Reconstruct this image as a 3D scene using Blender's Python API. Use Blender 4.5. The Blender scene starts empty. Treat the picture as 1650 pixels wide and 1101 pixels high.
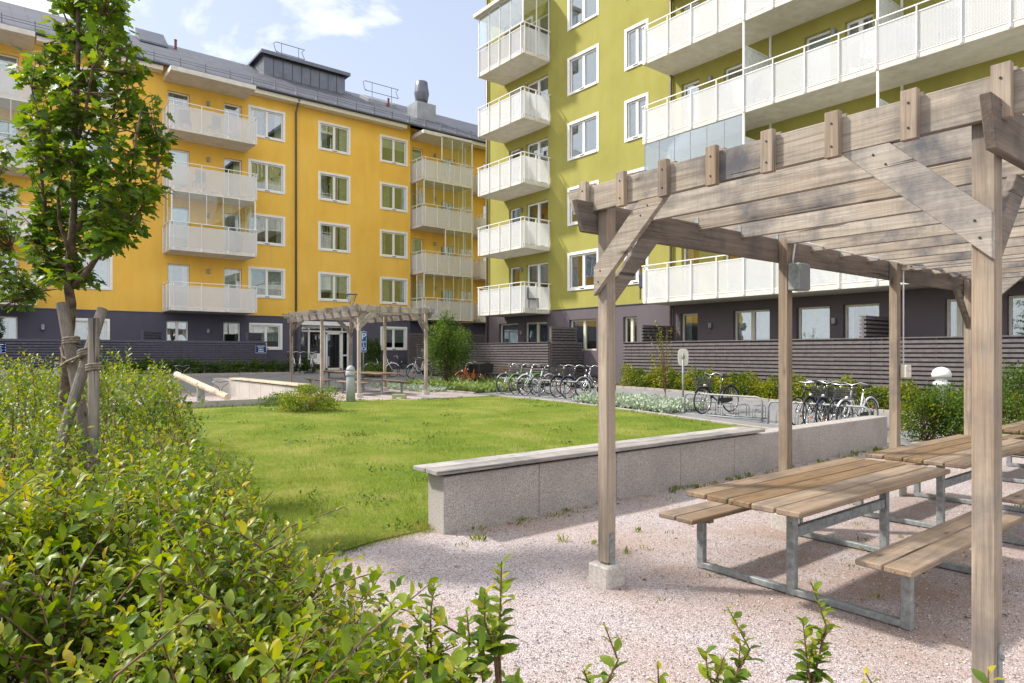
import bpy, math, random
import numpy as np
from mathutils import Vector, Matrix
random.seed(7); rng = np.random.default_rng(7)
C = bpy.context.scene.collection
R = math.radians
H = 1.70                      # eye height above the gravel
F_PX, CX, HY = 1073.0, 825.0, 569.0
FW = (.6217, .7832); RT = (.7833, -.6219)

# ---------- survey helpers: measured sight lines -> real plan positions ----------
def tt(px): return (px - CX) / F_PX
def onX(px, X):
    t = tt(px); return X * (FW[1] + t*RT[1]) / (FW[0] + t*RT[0])
def onY(px, Y):
    t = tt(px); return Y * (FW[0] + t*RT[0]) / (FW[1] + t*RT[1])
def atd(px, d):
    t = tt(px); return (d*(FW[0]+t*RT[0]), d*(FW[1]+t*RT[1]))
def gp(px, py, z=0.0): return atd(px, F_PX*(H-z)/(py-HY))
def p3(px, py, d):
    x, y = atd(px, d); return Vector((x, y, H + (HY-py)*d/F_PX))
def sm(a, b, v):
    v = min(1, max(0, (v-a)/(b-a))); return v*v*(3-2*v)
def G(x, y):
    g = .28*sm(4.6, 15.5, y)
    return g + max(.24*sm(14.9, 17.4, x), .45*sm(26, 33, y))

# ---------- materials ----------
def newmat(name):
    m = bpy.data.materials.new(name); m.use_nodes = True
    nt = m.node_tree; b = nt.nodes['Principled BSDF']
    return m, nt, b
def nd(nt, typ, **kw):
    n = nt.nodes.new(typ)
    for k, v in kw.items():
        if k.startswith('i_'): n.inputs[k[2:].replace('_', ' ')].default_value = v
        else: setattr(n, k, v)
    return n
def ramp(nt, fac, stops):
    r = nt.nodes.new('ShaderNodeValToRGB'); e = r.color_ramp.elements
    while len(e) < len(stops): e.new(.5)
    for q, (p, c) in zip(e, stops): q.position = p; q.color = (*c, 1)
    nt.links.new(fac, r.inputs[0]); return r.outputs[0]
def bump(nt, b, h, strength=.3, dist=.01):
    n = nt.nodes.new('ShaderNodeBump'); n.inputs['Strength'].default_value = strength; n.inputs['Distance'].default_value = dist
    nt.links.new(h, n.inputs['Height']); nt.links.new(n.outputs[0], b.inputs['Normal'])
def mapped(nt, scale=(1,1,1), coord='Object', vary=0):
    tc = nt.nodes.new('ShaderNodeTexCoord'); mp = nt.nodes.new('ShaderNodeMapping'); mp.inputs['Scale'].default_value = scale
    src = tc.outputs[coord]
    if vary:
        at = nt.nodes.new('ShaderNodeAttribute'); at.attribute_name = 'vary'
        ml = nt.nodes.new('ShaderNodeMath'); ml.operation = 'MULTIPLY'; ml.inputs[1].default_value = vary
        nt.links.new(at.outputs['Fac'], ml.inputs[0])
        ad = nt.nodes.new('ShaderNodeVectorMath'); ad.operation = 'ADD'
        nt.links.new(src, ad.inputs[0]); nt.links.new(ml.outputs[0], ad.inputs[1]); src = ad.outputs[0]
    nt.links.new(src, mp.inputs[0]); return mp.outputs[0]
def noise(nt, vec, scale=5, detail=4, rough=.6, dist=0):
    n = nt.nodes.new('ShaderNodeTexNoise'); n.inputs['Scale'].default_value = scale; n.inputs['Detail'].default_value = detail
    n.inputs['Roughness'].default_value = rough; n.inputs['Distortion'].default_value = dist
    if vec is not None: nt.links.new(vec, n.inputs['Vector'])
    return n.outputs['Fac']
def mixc(nt, fac, a, b, mode='MIX'):
    m = nt.nodes.new('ShaderNodeMix'); m.data_type = 'RGBA'; m.blend_type = mode
    for s, v in ((m.inputs[0], fac), (m.inputs[6], a), (m.inputs[7], b)):
        if hasattr(v, 'is_linked'): nt.links.new(v, s)
        else: s.default_value = v if isinstance(v, (int, float)) else (*v, 1)
    return m.outputs[2]
def math_(nt, op, a, b=None):
    m = nt.nodes.new('ShaderNodeMath'); m.operation = op
    for s, v in ((m.inputs[0], a), (m.inputs[1], b)):
        if v is None: continue
        if hasattr(v, 'is_linked'): nt.links.new(v, s)
        else: s.default_value = v
    return m.outputs[0]

def plain(name, col, rough=.6, metal=0, nscale=8, amt=.12, bmp=0, bscale=60, spec=.5):
    m, nt, b = newmat(name)
    v = mapped(nt)
    f = noise(nt, v, nscale, 5)
    lo = tuple(max(0, c*(1-amt*1.6)) for c in col); hi = tuple(min(1, c*(1+amt)) for c in col)
    nt.links.new(ramp(nt, f, [(.3, lo), (.7, hi)]), b.inputs['Base Color'])
    b.inputs['Roughness'].default_value = rough; b.inputs['Metallic'].default_value = metal
    b.inputs['Specular IOR Level'].default_value = spec
    if bmp: bump(nt, b, noise(nt, v, bscale, 3), bmp, .01)
    return m
def stucco(name, c1, c2, c3):
    m, nt, b = newmat(name)
    v = mapped(nt)
    big = noise(nt, v, .55, 6, .62)
    streak = noise(nt, mapped(nt, (1.2, 1.2, .16)), 1.4, 5, .6)
    col = ramp(nt, big, [(.32, c1), (.5, c2), (.72, c3)])
    col = mixc(nt, .45, col, ramp(nt, streak, [(.3, tuple(x*.78 for x in c2)), (.7, tuple(min(1, x*1.08) for x in c2))]))
    run = noise(nt, mapped(nt, (5, 5, .22)), 1.0, 4, .7); col = mixc(nt, math_(nt, 'MULTIPLY', ramp(nt, run, [(.58, (0,0,0)), (.8, (1,1,1))]), .35), col, tuple(x*.6+.03 for x in c2))
    fine = noise(nt, v, 45, 3)
    col = mixc(nt, .25, col, ramp(nt, fine, [(.3, tuple(x*.7 for x in c2)), (.7, c3)]))
    nt.links.new(col, b.inputs['Base Color']); b.inputs['Roughness'].default_value = .92; b.inputs['Specular IOR Level'].default_value = .2
    bump(nt, b, fine, .35, .012)
    return m
def wood(name, axis, dark, mid, light, rough=.8, stain=.75, orange=.0):
    m, nt, b = newmat(name)
    s = [11, 11, 11]; s[axis] = .55
    v = mapped(nt, tuple(s), vary=17)
    g = noise(nt, v, 1.6, 7, .62, 1.2)
    col = ramp(nt, g, [(.25, dark), (.5, mid), (.78, light)])
    # growth rings running along the board, bent round the knots
    s2 = [34, 34, 34]; s2[axis] = .8
    fine = noise(nt, mapped(nt, tuple(s2), vary=9), 2.2, 4, .7, .5)
    col = mixc(nt, .30, col, ramp(nt, fine, [(.36, dark), (.66, light)]))
    # saw marks across the board
    s4 = [2, 2, 2]; s4[axis] = 55
    saw = noise(nt, mapped(nt, tuple(s4), vary=5), 1.1, 2)
    col = mixc(nt, math_(nt, 'MULTIPLY', noise(nt, v, .5, 2), .12 if axis == 1 else .03), col, ramp(nt, saw, [(.4, dark), (.6, light)]))
    # weather stains: grey-black blotches and warm tannin runs
    st = noise(nt, mapped(nt, (1, 1, 1), vary=23), 1.9, 6, .66)
    gr = tuple((mid[0]*.30+mid[1]*.3+mid[2]*.4)*k for k in (.36, .36, .40))
    col = mixc(nt, math_(nt, 'MULTIPLY', ramp(nt, st, [(.46, (0,0,0)), (.68, (1,1,1))]), stain), col, gr)
    s5 = [3, 3, 3]; s5[axis] = .7
    tn = noise(nt, mapped(nt, tuple(s5), vary=31), 1.3, 4, .6)
    col = mixc(nt, math_(nt, 'MULTIPLY', ramp(nt, tn, [(.55, (0,0,0)), (.75, (1,1,1))]), .35+orange), col, (mid[0]*1.05, mid[1]*.80, mid[2]*.56))
    s3 = [7, 7, 7]; s3[axis] = 2.3
    vo = nt.nodes.new('ShaderNodeTexVoronoi'); vo.inputs['Scale'].default_value = .8
    nt.links.new(mapped(nt, tuple(s3), vary=11), vo.inputs['Vector'])
    kn = ramp(nt, vo.outputs['Distance'], [(.05, (1,1,1)), (.09, (.35,.35,.35)), (.17, (0,0,0))])
    col = mixc(nt, math_(nt, 'MULTIPLY', kn, .8), col, tuple(x*.38 for x in dark))
    # drying cracks
    s6 = [26, 26, 26]; s6[axis] = .5
    cr = noise(nt, mapped(nt, tuple(s6), vary=41), 1.0, 3, .5, .4)
    ck = ramp(nt, cr, [(.30, (1,1,1)), (.335, (0,0,0))])
    col = mixc(nt, math_(nt, 'MULTIPLY', ck, .8), col, tuple(x*.3 for x in dark))
    at = nt.nodes.new('ShaderNodeAttribute'); at.attribute_name = 'vary'
    hs = nt.nodes.new('ShaderNodeHueSaturation'); nt.links.new(col, hs.inputs['Color'])
    nt.links.new(math_(nt, 'ADD', math_(nt, 'MULTIPLY', at.outputs['Fac'], .42), .78), hs.inputs['Value'])
    nt.links.new(math_(nt, 'ADD', math_(nt, 'MULTIPLY', at.outputs['Fac'], -.35), 1.15), hs.inputs['Saturation'])
    nt.links.new(hs.outputs[0], b.inputs['Base Color'])
    b.inputs['Roughness'].default_value = rough; b.inputs['Specular IOR Level'].default_value = .22
    bump(nt, b, math_(nt, 'SUBTRACT', fine, ck), .55, .005)
    return m
def leafmat(name, cols, trans=.35, rough=.42, spec=.35):
    m, nt, b = newmat(name)
    at = nt.nodes.new('ShaderNodeAttribute'); at.attribute_name = 'vary'
    n = len(cols); col = ramp(nt, at.outputs['Fac'], [(i/(n-1), c) for i, c in enumerate(cols)])
    nt.links.new(col, b.inputs['Base Color']); b.inputs['Roughness'].default_value = rough; b.inputs['Specular IOR Level'].default_value = spec
    tr = nt.nodes.new('ShaderNodeBsdfTranslucent'); hs = nt.nodes.new('ShaderNodeHueSaturation')
    hs.inputs['Hue'].default_value = .485; hs.inputs['Value'].default_value = 2.0; hs.inputs['Saturation'].default_value = 1.1
    nt.links.new(col, hs.inputs['Color']); nt.links.new(hs.outputs[0], tr.inputs[0])
    mx = nt.nodes.new('ShaderNodeMixShader'); mx.inputs[0].default_value = trans
    nt.links.new(b.outputs[0], mx.inputs[1]); nt.links.new(tr.outputs[0], mx.inputs[2])
    nt.links.new(mx.outputs[0], nt.nodes['Material Output'].inputs[0]); return m
def glassmat(name, tint, base, ior=1.5, top=.9):
    m, nt, b = newmat(name); nt.nodes.remove(b)
    tr = nt.nodes.new('ShaderNodeBsdfTransparent'); tr.inputs[0].default_value = (*tint, 1)
    gl = nt.nodes.new('ShaderNodeBsdfGlossy'); gl.inputs['Roughness'].default_value = .015; gl.inputs[0].default_value = (.93, .96, 1, 1)
    wv = noise(nt, mapped(nt), .7, 2)
    bp = nt.nodes.new('ShaderNodeBump'); bp.inputs['Strength'].default_value = .05; bp.inputs['Distance'].default_value = .05
    nt.links.new(wv, bp.inputs['Height']); nt.links.new(bp.outputs[0], gl.inputs['Normal'])
    fr = nt.nodes.new('ShaderNodeFresnel'); fr.inputs[0].default_value = ior
    fac = math_(nt, 'MINIMUM', math_(nt, 'ADD', math_(nt, 'MULTIPLY', fr.outputs[0], 1.6), base), top)
    mx = nt.nodes.new('ShaderNodeMixShader'); nt.links.new(fac, mx.inputs[0])
    nt.links.new(tr.outputs[0], mx.inputs[1]); nt.links.new(gl.outputs[0], mx.inputs[2])
    nt.links.new(mx.outputs[0], nt.nodes['Material Output'].inputs[0]); return m
def perf(name, col, hole=.10):
    m, nt, b = newmat(name)
    g = nt.nodes.new('ShaderNodeTexCoord'); sp = nt.nodes.new('ShaderNodeSeparateXYZ'); nt.links.new(g.outputs['Object'], sp.inputs[0])
    a = math_(nt, 'ADD', sp.outputs[0], sp.outputs[1])
    k = 2*math.pi/.042
    s1 = math_(nt, 'SINE', math_(nt, 'MULTIPLY', math_(nt, 'ADD', a, sp.outputs[2]), k*.7071))
    s2 = math_(nt, 'SINE', math_(nt, 'MULTIPLY', math_(nt, 'SUBTRACT', a, sp.outputs[2]), k*.7071))
    pr = math_(nt, 'MULTIPLY', s1, s2)
    holes = math_(nt, 'GREATER_THAN', pr, hole)
    b.inputs['Base Color'].default_value = (*col, 1); b.inputs['Roughness'].default_value = .45
    tr = nt.nodes.new('ShaderNodeBsdfTransparent'); tl = nt.nodes.new('ShaderNodeBsdfTranslucent'); tl.inputs[0].default_value = (.95, .95, .95, 1)
    m0 = nt.nodes.new('ShaderNodeMixShader'); m0.inputs[0].default_value = .35
    nt.links.new(b.outputs[0], m0.inputs[1]); nt.links.new(tl.outputs[0], m0.inputs[2])
    mx = nt.nodes.new('ShaderNodeMixShader'); nt.links.new(holes, mx.inputs[0])
    nt.links.new(m0.outputs[0], mx.inputs[1]); nt.links.new(tr.outputs[0], mx.inputs[2])
    nt.links.new(mx.outputs[0], nt.nodes['Material Output'].inputs[0]); return m

M = {}
M['yellow'] = stucco('yellow_stucco', (.83, .46, .065), (.92, .56, .10), (.95, .64, .17))
M['green'] = stucco('green_stucco', (.28, .275, .065), (.36, .34, .088), (.43, .40, .13))
M['purple'] = stucco('dark_purple_render', (.085, .084, .122), (.104, .102, .142), (.13, .126, .165))
M['purple_warm'] = stucco('dark_mauve_render', (.12, .103, .118), (.148, .126, .142), (.18, .155, .168))
M['white'] = plain('white_paint', (.84, .84, .83), .4, 0, 6, .04)
M['cream'] = plain('cream_paint', (.70, .66, .56), .5, 0, 6, .05)
M['slab'] = plain('balcony_concrete', (.70, .665, .62), .8, 0, 3, .10, .15, 50)
M['roof'] = plain('slate_roof', (.085, .09, .11), .55, 0, 1.1, .18, .25, 30)
M['zinc'] = plain('dark_sheet_metal', (.13, .14, .17), .38, .7, 2, .12)
M['zinc_light'] = plain('light_sheet_metal', (.27, .285, .31), .45, .5, 2, .12)
M['pipe'] = plain('drainpipe_metal', (.20, .17, .16), .4, .5)
M['greypaint'] = plain('grey_lamp_paint', (.36, .38, .41), .5)
M['galv'] = plain('galvanised_steel', (.30, .325, .33), .6, .4, 22, .22, .1, 60)
M['rubber'] = plain('black_rubber', (.018, .018, .019), .75)
M['black'] = plain('black_paint', (.022, .022, .025), .35)
M['chrome'] = plain('bright_metal', (.62, .63, .65), .22, .9)
M['fence'] = plain('dark_fence_paint', (.145, .128, .132), .65, 0, 9, .2)
M['fence_blue'] = plain('violet_fence_paint', (.10, .096, .132), .65, 0, 9, .2)
M['glass'] = glassmat('window_glass', (.84, .9, .9), .14)
M['balglass'] = glassmat('balcony_glass', (.95, .98, .98), .02, 1.3, .5)
M['perf'] = perf('perforated_white_panel', (.86, .885, .92))
M['perf_grey'] = perf('perforated_grey_panel', (.62, .63, .66))
M['curtain'] = plain('pale_curtain', (.68, .68, .62), .9, 0, 3, .15)
M['curtain_green'] = plain('sage_curtain', (.46, .49, .38), .9, 0, 3, .2)
M['blind'] = plain('white_blind', (.75, .75, .73), .8)
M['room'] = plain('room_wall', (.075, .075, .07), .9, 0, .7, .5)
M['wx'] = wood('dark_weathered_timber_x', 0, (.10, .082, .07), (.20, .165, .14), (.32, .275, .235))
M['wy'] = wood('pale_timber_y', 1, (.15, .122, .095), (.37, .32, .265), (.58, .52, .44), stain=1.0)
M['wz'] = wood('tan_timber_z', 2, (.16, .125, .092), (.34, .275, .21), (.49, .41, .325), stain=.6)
M['tx'] = wood('brown_timber', 0, (.125, .082, .048), (.245, .165, .10), (.38, .285, .19), .62, .6)
M['grey_wood'] = wood('grey_timber', 0, (.22, .20, .19), (.38, .355, .335), (.50, .475, .45))
M['log'] = wood('pale_log', 1, (.45, .34, .22), (.62, .5, .36), (.72, .61, .47))
M['stake'] = wood('grey_stake', 2, (.10, .085, .07), (.22, .19, .16), (.36, .32, .28))
M['bark'] = plain('bark', (.12, .085, .055), .9, 0, 14, .5, .8, 40)
M['twig'] = plain('twig_bark', (.16, .085, .05), .8, 0, 30, .4)
M['strap'] = plain('jute_strap', (.24, .20, .155), .9, 0, 40, .4)
M['red'] = plain('red_paint', (.20, .035, .03), .6)
M['blue'] = plain('blue_sign', (.012, .10, .42), .4)
M['signwhite'] = plain('sign_white', (.86, .87, .88), .5, 0, 5, .02)
M['maple'] = leafmat('maple_leaf', [(.035, .075, .014), (.065, .13, .018), (.13, .205, .022), (.28, .33, .03)], .42)
M['hedge'] = leafmat('hedge_leaf', [(.014, .036, .008), (.036, .082, .010), (.088, .155, .014), (.21, .27, .02), (.42, .32, .045)], .36, .42, .4)
M['goldhedge'] = leafmat('golden_hedge_leaf', [(.05, .09, .012), (.13, .18, .016), (.24, .26, .02), (.34, .30, .025)], .3)
M['darkleaf'] = leafmat('dark_shrub_leaf', [(.025, .05, .012), (.055, .105, .018), (.12, .18, .028)], .25)
M['midleaf'] = leafmat('mid_shrub_leaf', [(.04, .075, .014), (.08, .15, .02), (.15, .23, .025)], .3)
M['silver'] = leafmat('silver_leaf', [(.20, .27, .18), (.36, .43, .32), (.52, .57, .46)], .15, .8, .1)
M['hosta'] = leafmat('hosta_leaf', [(.08, .15, .03), (.2, .29, .07), (.42, .47, .2)], .25)
M['grass'] = leafmat('grass_blade', [(.038, .085, .012), (.105, .178, .02), (.205, .25, .034), (.42, .37, .13)], .26, .6, .2)
M['autumn'] = leafmat('autumn_leaf', [(.07, .13, .02), (.13, .21, .025), (.24, .28, .03), (.36, .22, .04)], .3)

M['frost'] = plain('frosted_screen', (.74, .79, .78), .35)
def gravelmat():
    m, nt, b = newmat('pink_gravel')
    v = mapped(nt)
    vo = nt.nodes.new('ShaderNodeTexVoronoi'); vo.inputs['Scale'].default_value = 150; nt.links.new(v, vo.inputs['Vector'])
    sp = nt.nodes.new('ShaderNodeSeparateColor'); nt.links.new(vo.outputs['Color'], sp.inputs[0])
    col = ramp(nt, sp.outputs[0], [(0, (.14, .115, .12)), (.22, (.31, .262, .265)), (.55, (.455, .395, .395)), (.85, (.56, .505, .505)), (1, (.70, .66, .66))])
    big = noise(nt, v, .8, 5, .6)
    col = mixc(nt, math_(nt, 'MULTIPLY', ramp(nt, big, [(.42, (0,0,0)), (.70, (1,1,1))]), .65), col, (.36, .26, .20))
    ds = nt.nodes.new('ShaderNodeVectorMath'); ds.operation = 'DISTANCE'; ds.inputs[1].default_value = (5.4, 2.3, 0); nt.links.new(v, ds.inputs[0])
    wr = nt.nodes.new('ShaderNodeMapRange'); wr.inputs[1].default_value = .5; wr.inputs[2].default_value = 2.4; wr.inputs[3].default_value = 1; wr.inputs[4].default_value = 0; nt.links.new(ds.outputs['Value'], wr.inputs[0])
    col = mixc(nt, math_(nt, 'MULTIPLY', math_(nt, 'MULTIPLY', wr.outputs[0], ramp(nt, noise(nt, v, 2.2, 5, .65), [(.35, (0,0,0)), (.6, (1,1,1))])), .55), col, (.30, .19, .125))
    dirt = noise(nt, v, 9, 5, .7)
    col = mixc(nt, math_(nt, 'MULTIPLY', ramp(nt, dirt, [(.55, (0,0,0)), (.8, (1,1,1))]), .4), col, (.24, .17, .14))
    nt.links.new(col, b.inputs['Base Color']); b.inputs['Roughness'].default_value = .95; b.inputs['Specular IOR Level'].default_value = .2
    rel = math_(nt, 'ADD', math_(nt, 'MULTIPLY', vo.outputs['Distance'], -.35), math_(nt, 'MULTIPLY', noise(nt, v, 5, 4, .6), 1.0))
    bump(nt, b, rel, .8, .018); return m
M['gravel'] = gravelmat()
def lawnmat():
    m, nt, b = newmat('lawn_turf'); v = mapped(nt)
    a = noise(nt, v, .7, 5, .65); c = noise(nt, v, 30, 4, .7)
    col = ramp(nt, a, [(.34, (.07, .13, .018)), (.5, (.15, .20, .028)), (.64, (.31, .285, .09))])
    col = mixc(nt, .5, col, ramp(nt, c, [(.3, (.06, .10, .012)), (.55, (.18, .235, .028)), (.8, (.38, .36, .11))]))
    nt.links.new(col, b.inputs['Base Color']); b.inputs['Roughness'].default_value = .95; b.inputs['Specular IOR Level'].default_value = .1
    bump(nt, b, c, .8, .03); return m
M['lawn'] = lawnmat()
def aggmat(name, c1, c2, c3, sc=110):
    m, nt, b = newmat(name); v = mapped(nt)
    f = noise(nt, v, sc, 3, .8); big = noise(nt, v, 1.8, 5, .6)
    col = ramp(nt, f, [(.35, c1), (.5, c2), (.68, c3)])
    col = mixc(nt, math_(nt, 'MULTIPLY', ramp(nt, big, [(.45, (0,0,0)), (.75, (1,1,1))]), .5), col, tuple(x*.6 for x in c2))
    nt.links.new(col, b.inputs['Base Color']); b.inputs['Roughness'].default_value = .9; b.inputs['Specular IOR Level'].default_value = .2
    bump(nt, b, f, .5, .006); return m
M['aggregate'] = aggmat('aggregate_concrete', (.17, .15, .14), (.40, .37, .35), (.62, .59, .56))
M['concrete'] = aggmat('pale_concrete', (.36, .33, .30), (.50, .47, .43), (.60, .57, .53), 40)
M['asphalt'] = aggmat('worn_asphalt', (.16, .16, .165), (.235, .235, .245), (.31, .31, .32), 90)
M['soil'] = aggmat('dark_soil', (.03, .022, .015), (.07, .05, .032), (.13, .095, .06), 30)
M['kerb'] = aggmat('kerb_stone', (.26, .23, .20), (.40, .36, .31), (.52, .47, .42), 50)

# ---------- mesh builder ----------
ORG = {}
class MB:
    def __init__(s): s.v = []; s.f = []; s.a = []
    def add(s, vs, fs, vary=None):
        o = len(s.v); q = random.random() if vary is None else vary
        s.v += [tuple(p) for p in vs]; s.f += [tuple(i+o for i in f) for f in fs]; s.a += [q]*len(vs); return s
    def box(s, x0, x1, y0, y1, z0, z1):
        x0, x1 = min(x0, x1), max(x0, x1); y0, y1 = min(y0, y1), max(y0, y1); z0, z1 = min(z0, z1), max(z0, z1)
        return s.add([(x0,y0,z0),(x1,y0,z0),(x1,y1,z0),(x0,y1,z0),(x0,y0,z1),(x1,y0,z1),(x1,y1,z1),(x0,y1,z1)],
                     [(0,3,2,1),(4,5,6,7),(0,1,5,4),(1,2,6,5),(2,3,7,6),(3,0,4,7)])
    def prism(s, poly, vec):   # poly list of 3d points, extruded by vec
        n = len(poly); vec = Vector(vec)
        vs = [Vector(p) for p in poly] + [Vector(p)+vec for p in poly]
        fs = [tuple(range(n))[::-1], tuple(range(n, 2*n))] + [(i, (i+1) % n, (i+1) % n+n, i+n) for i in range(n)]
        return s.add(vs, fs)
    def tube(s, pts, r, n=8, cap=True):
        pts = [Vector(p) for p in pts]; m = len(pts); rr = r if isinstance(r, (list, tuple)) else [r]*m
        vs = []; up = None
        for i, p in enumerate(pts):
            d = (pts[min(i+1, m-1)] - pts[max(i-1, 0)])
            if d.length < 1e-9: d = Vector((0,0,1))
            d.normalize()
            if up is None:
                up = Vector((0,0,1)) if abs(d.z) < .9 else Vector((1,0,0))
            a = d.cross(up)
            if a.length < 1e-4: a = d.cross(Vector((.3,1,.2)))
            a.normalize(); b = a.cross(d).normalized(); up = b
            for k in range(n):
                th = 2*math.pi*k/n; vs.append(p + (a*math.cos(th) + b*math.sin(th))*rr[i])
        fs = [(i*n+k, i*n+(k+1) % n, (i+1)*n+(k+1) % n, (i+1)*n+k) for i in range(m-1) for k in range(n)]
        if cap: fs += [tuple(range(n))[::-1], tuple((m-1)*n+k for k in range(n))]
        return s.add(vs, fs)
    def lathe(s, c, prof, n=20):
        vs = []; m = len(prof)
        for r, z in prof:
            for k in range(n):
                th = 2*math.pi*k/n; vs.append((c[0]+r*math.cos(th), c[1]+r*math.sin(th), c[2]+z))
        fs = [(i*n+k, i*n+(k+1) % n, (i+1)*n+(k+1) % n, (i+1)*n+k) for i in range(m-1) for k in range(n)]
        fs += [tuple(range(n))[::-1], tuple((m-1)*n+k for k in range(n))]
        return s.add(vs, fs)
    def ring(s, c, rad, r, axis=1, n=28, m=6, a0=0, a1=2*math.pi):
        full = abs(a1-a0-2*math.pi) < 1e-6; cnt = n if full else n+1; vs = []
        for i in range(cnt):
            th = a0+(a1-a0)*i/n; ca, sa = math.cos(th), math.sin(th)
            for k in range(m):
                ph = 2*math.pi*k/m; q = rad+r*math.cos(ph)
                vs.append((c[0]+q*ca, c[1]+r*math.sin(ph), c[2]+q*sa))
        rows = n
        fs = [((i*m+k), ((i+1) % cnt)*m+k, ((i+1) % cnt)*m+(k+1) % m, i*m+(k+1) % m) for i in range(rows) for k in range(m)]
        return s.add(vs, fs)
    def build(s, name, mat, parent=None, bevel=0, smooth=False):
        L = ORG.get(parent.name, Vector((0,0,0))) if parent else Vector((0,0,0))
        me = bpy.data.meshes.new(name)
        me.from_pydata([(x-L.x, y-L.y, z-L.z) for x, y, z in s.v], [], s.f)
        at = me.attributes.new('vary', 'FLOAT', 'POINT'); at.data.foreach_set('value', s.a)
        me.materials.append(mat)
        if smooth: me.polygons.foreach_set('use_smooth', [True]*len(me.polygons))
        me.update()
        o = bpy.data.objects.new(name, me); C.objects.link(o)
        if parent: o.parent = parent; ORG[o.name] = L
        if bevel:
            b = o.modifiers.new('edge', 'BEVEL'); b.width = bevel; b.segments = 1; b.limit_method = 'ANGLE'; b.angle_limit = R(40)
        return o
def tag(o, label=None, cat=None, group=None, kind=None):
    if label: o['label'] = label
    if cat: o['category'] = cat
    if group: o['group'] = group
    if kind: o['kind'] = kind
    return o
def thing(name, label, cat, loc=(0,0,0), group=None):
    o = bpy.data.objects.new(name, None); C.objects.link(o); o.location = loc; o.empty_display_size = .2
    ORG[o.name] = Vector(loc); return tag(o, label, cat, group)
def dup(root, loc, rz, label=None, swap=None):
    def cp(o, par):
        c = o.copy(); C.objects.link(c)
        if par: c.parent = par
        if swap and o.type == 'MESH' and o.data.materials and o.data.materials[0].name in swap:
            c.data = o.data.copy(); c.data.materials[0] = swap[o.data.materials[0].name]
        for ch in list(o.children): cp(ch, c)
        return c
    r = cp(root, None); r.location = loc; r.rotation_euler = (0, 0, rz)
    if label: r['label'] = label
    return r
def leafmesh(name, P, D, N, S, V, tpl, mat, parent=None):
    P, D, N, S, V = map(np.asarray, (P, D, N, S, V))
    L = np.array(ORG.get(parent.name, Vector((0,0,0)))) if parent else np.zeros(3)
    D = D/(np.linalg.norm(D, axis=1, keepdims=True)+1e-9)
    N = N - (N*D).sum(1, keepdims=True)*D; N /= (np.linalg.norm(N, axis=1, keepdims=True)+1e-9)
    B = np.cross(N, D)
    tv, tf = np.array(tpl[0], float), tpl[1]
    n, k = len(P), len(tv)
    vs = (P-L)[:, None, :] + S[:, None, None]*(tv[None, :, 0:1]*D[:, None, :] + tv[None, :, 1:2]*B[:, None, :] + tv[None, :, 2:3]*N[:, None, :])
    vs = vs.reshape(-1, 3)
    me = bpy.data.meshes.new(name); me.vertices.add(n*k); me.vertices.foreach_set('co', vs.ravel().astype(np.float32))
    fl = np.array([i for f in tf for i in f]); ln = np.array([len(f) for f in tf])
    loops = (fl[None, :] + (np.arange(n)*k)[:, None]).ravel(); tot = np.tile(ln, n)
    me.loops.add(len(loops)); me.loops.foreach_set('vertex_index', loops.astype(np.int32))
    me.polygons.add(len(tot)); st = np.concatenate([[0], np.cumsum(tot)[:-1]])
    me.polygons.foreach_set('loop_start', st.astype(np.int32)); me.polygons.foreach_set('loop_total', tot.astype(np.int32))
    me.update(calc_edges=True); me.validate()
    at = me.attributes.new('vary', 'FLOAT', 'POINT'); at.data.foreach_set('value', np.repeat(V, k).astype(np.float32))
    me.materials.append(mat)
    o = bpy.data.objects.new(name, me); C.objects.link(o)
    if parent: o.parent = parent
    return o
T_LEAF = ([(0,0,0), (.45,.26,.09), (1,0,-.10), (.45,-.26,.09), (.5,0,.0)], [(0,3,4), (3,2,4), (0,4,1), (4,2,1)])
T_FINE = ([(0,0,0), (.2,.18,.06), (.2,-.18,.06), (.2,0,.0), (.5,.27,.10), (.5,-.27,.10), (.5,0,.01), (.8,.17,.02), (.8,-.17,.02), (.8,0,-.03), (1,0,-.12)],
          [(0,2,3), (0,3,1), (3,2,5,6), (1,3,6,4), (6,5,8,9), (4,6,9,7), (9,8,10), (7,9,10)])
def _maple():
    out = [(-.05,0), (-.12,-.30), (.10,-.24), (.16,-.56), (.36,-.33), (.52,-.40), (.58,-.15), (.78,-.17), (1.0,0)]
    pts = [(.05, 0, .0)] + [(x, y, .10*abs(y)-.06*x*x) for x, y in out] + [(x, -y, .10*abs(y)-.06*x*x) for x, y in out[-2:0:-1]]
    n = len(pts)-1
    return (pts, [(0, i, i % n+1) for i in range(1, n+1)])
T_MAPLE = _maple()
T_BLADE = ([(0,.03,0), (0,-.03,0), (.55,.02,.05), (.55,-.02,.05), (1,0,.22)], [(0,1,3,2), (2,3,4)])
def rdir(n, up=0.0):
    v = rng.normal(size=(n, 3)); v[:, 2] += up; return v/np.linalg.norm(v, axis=1, keepdims=True)

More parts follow.
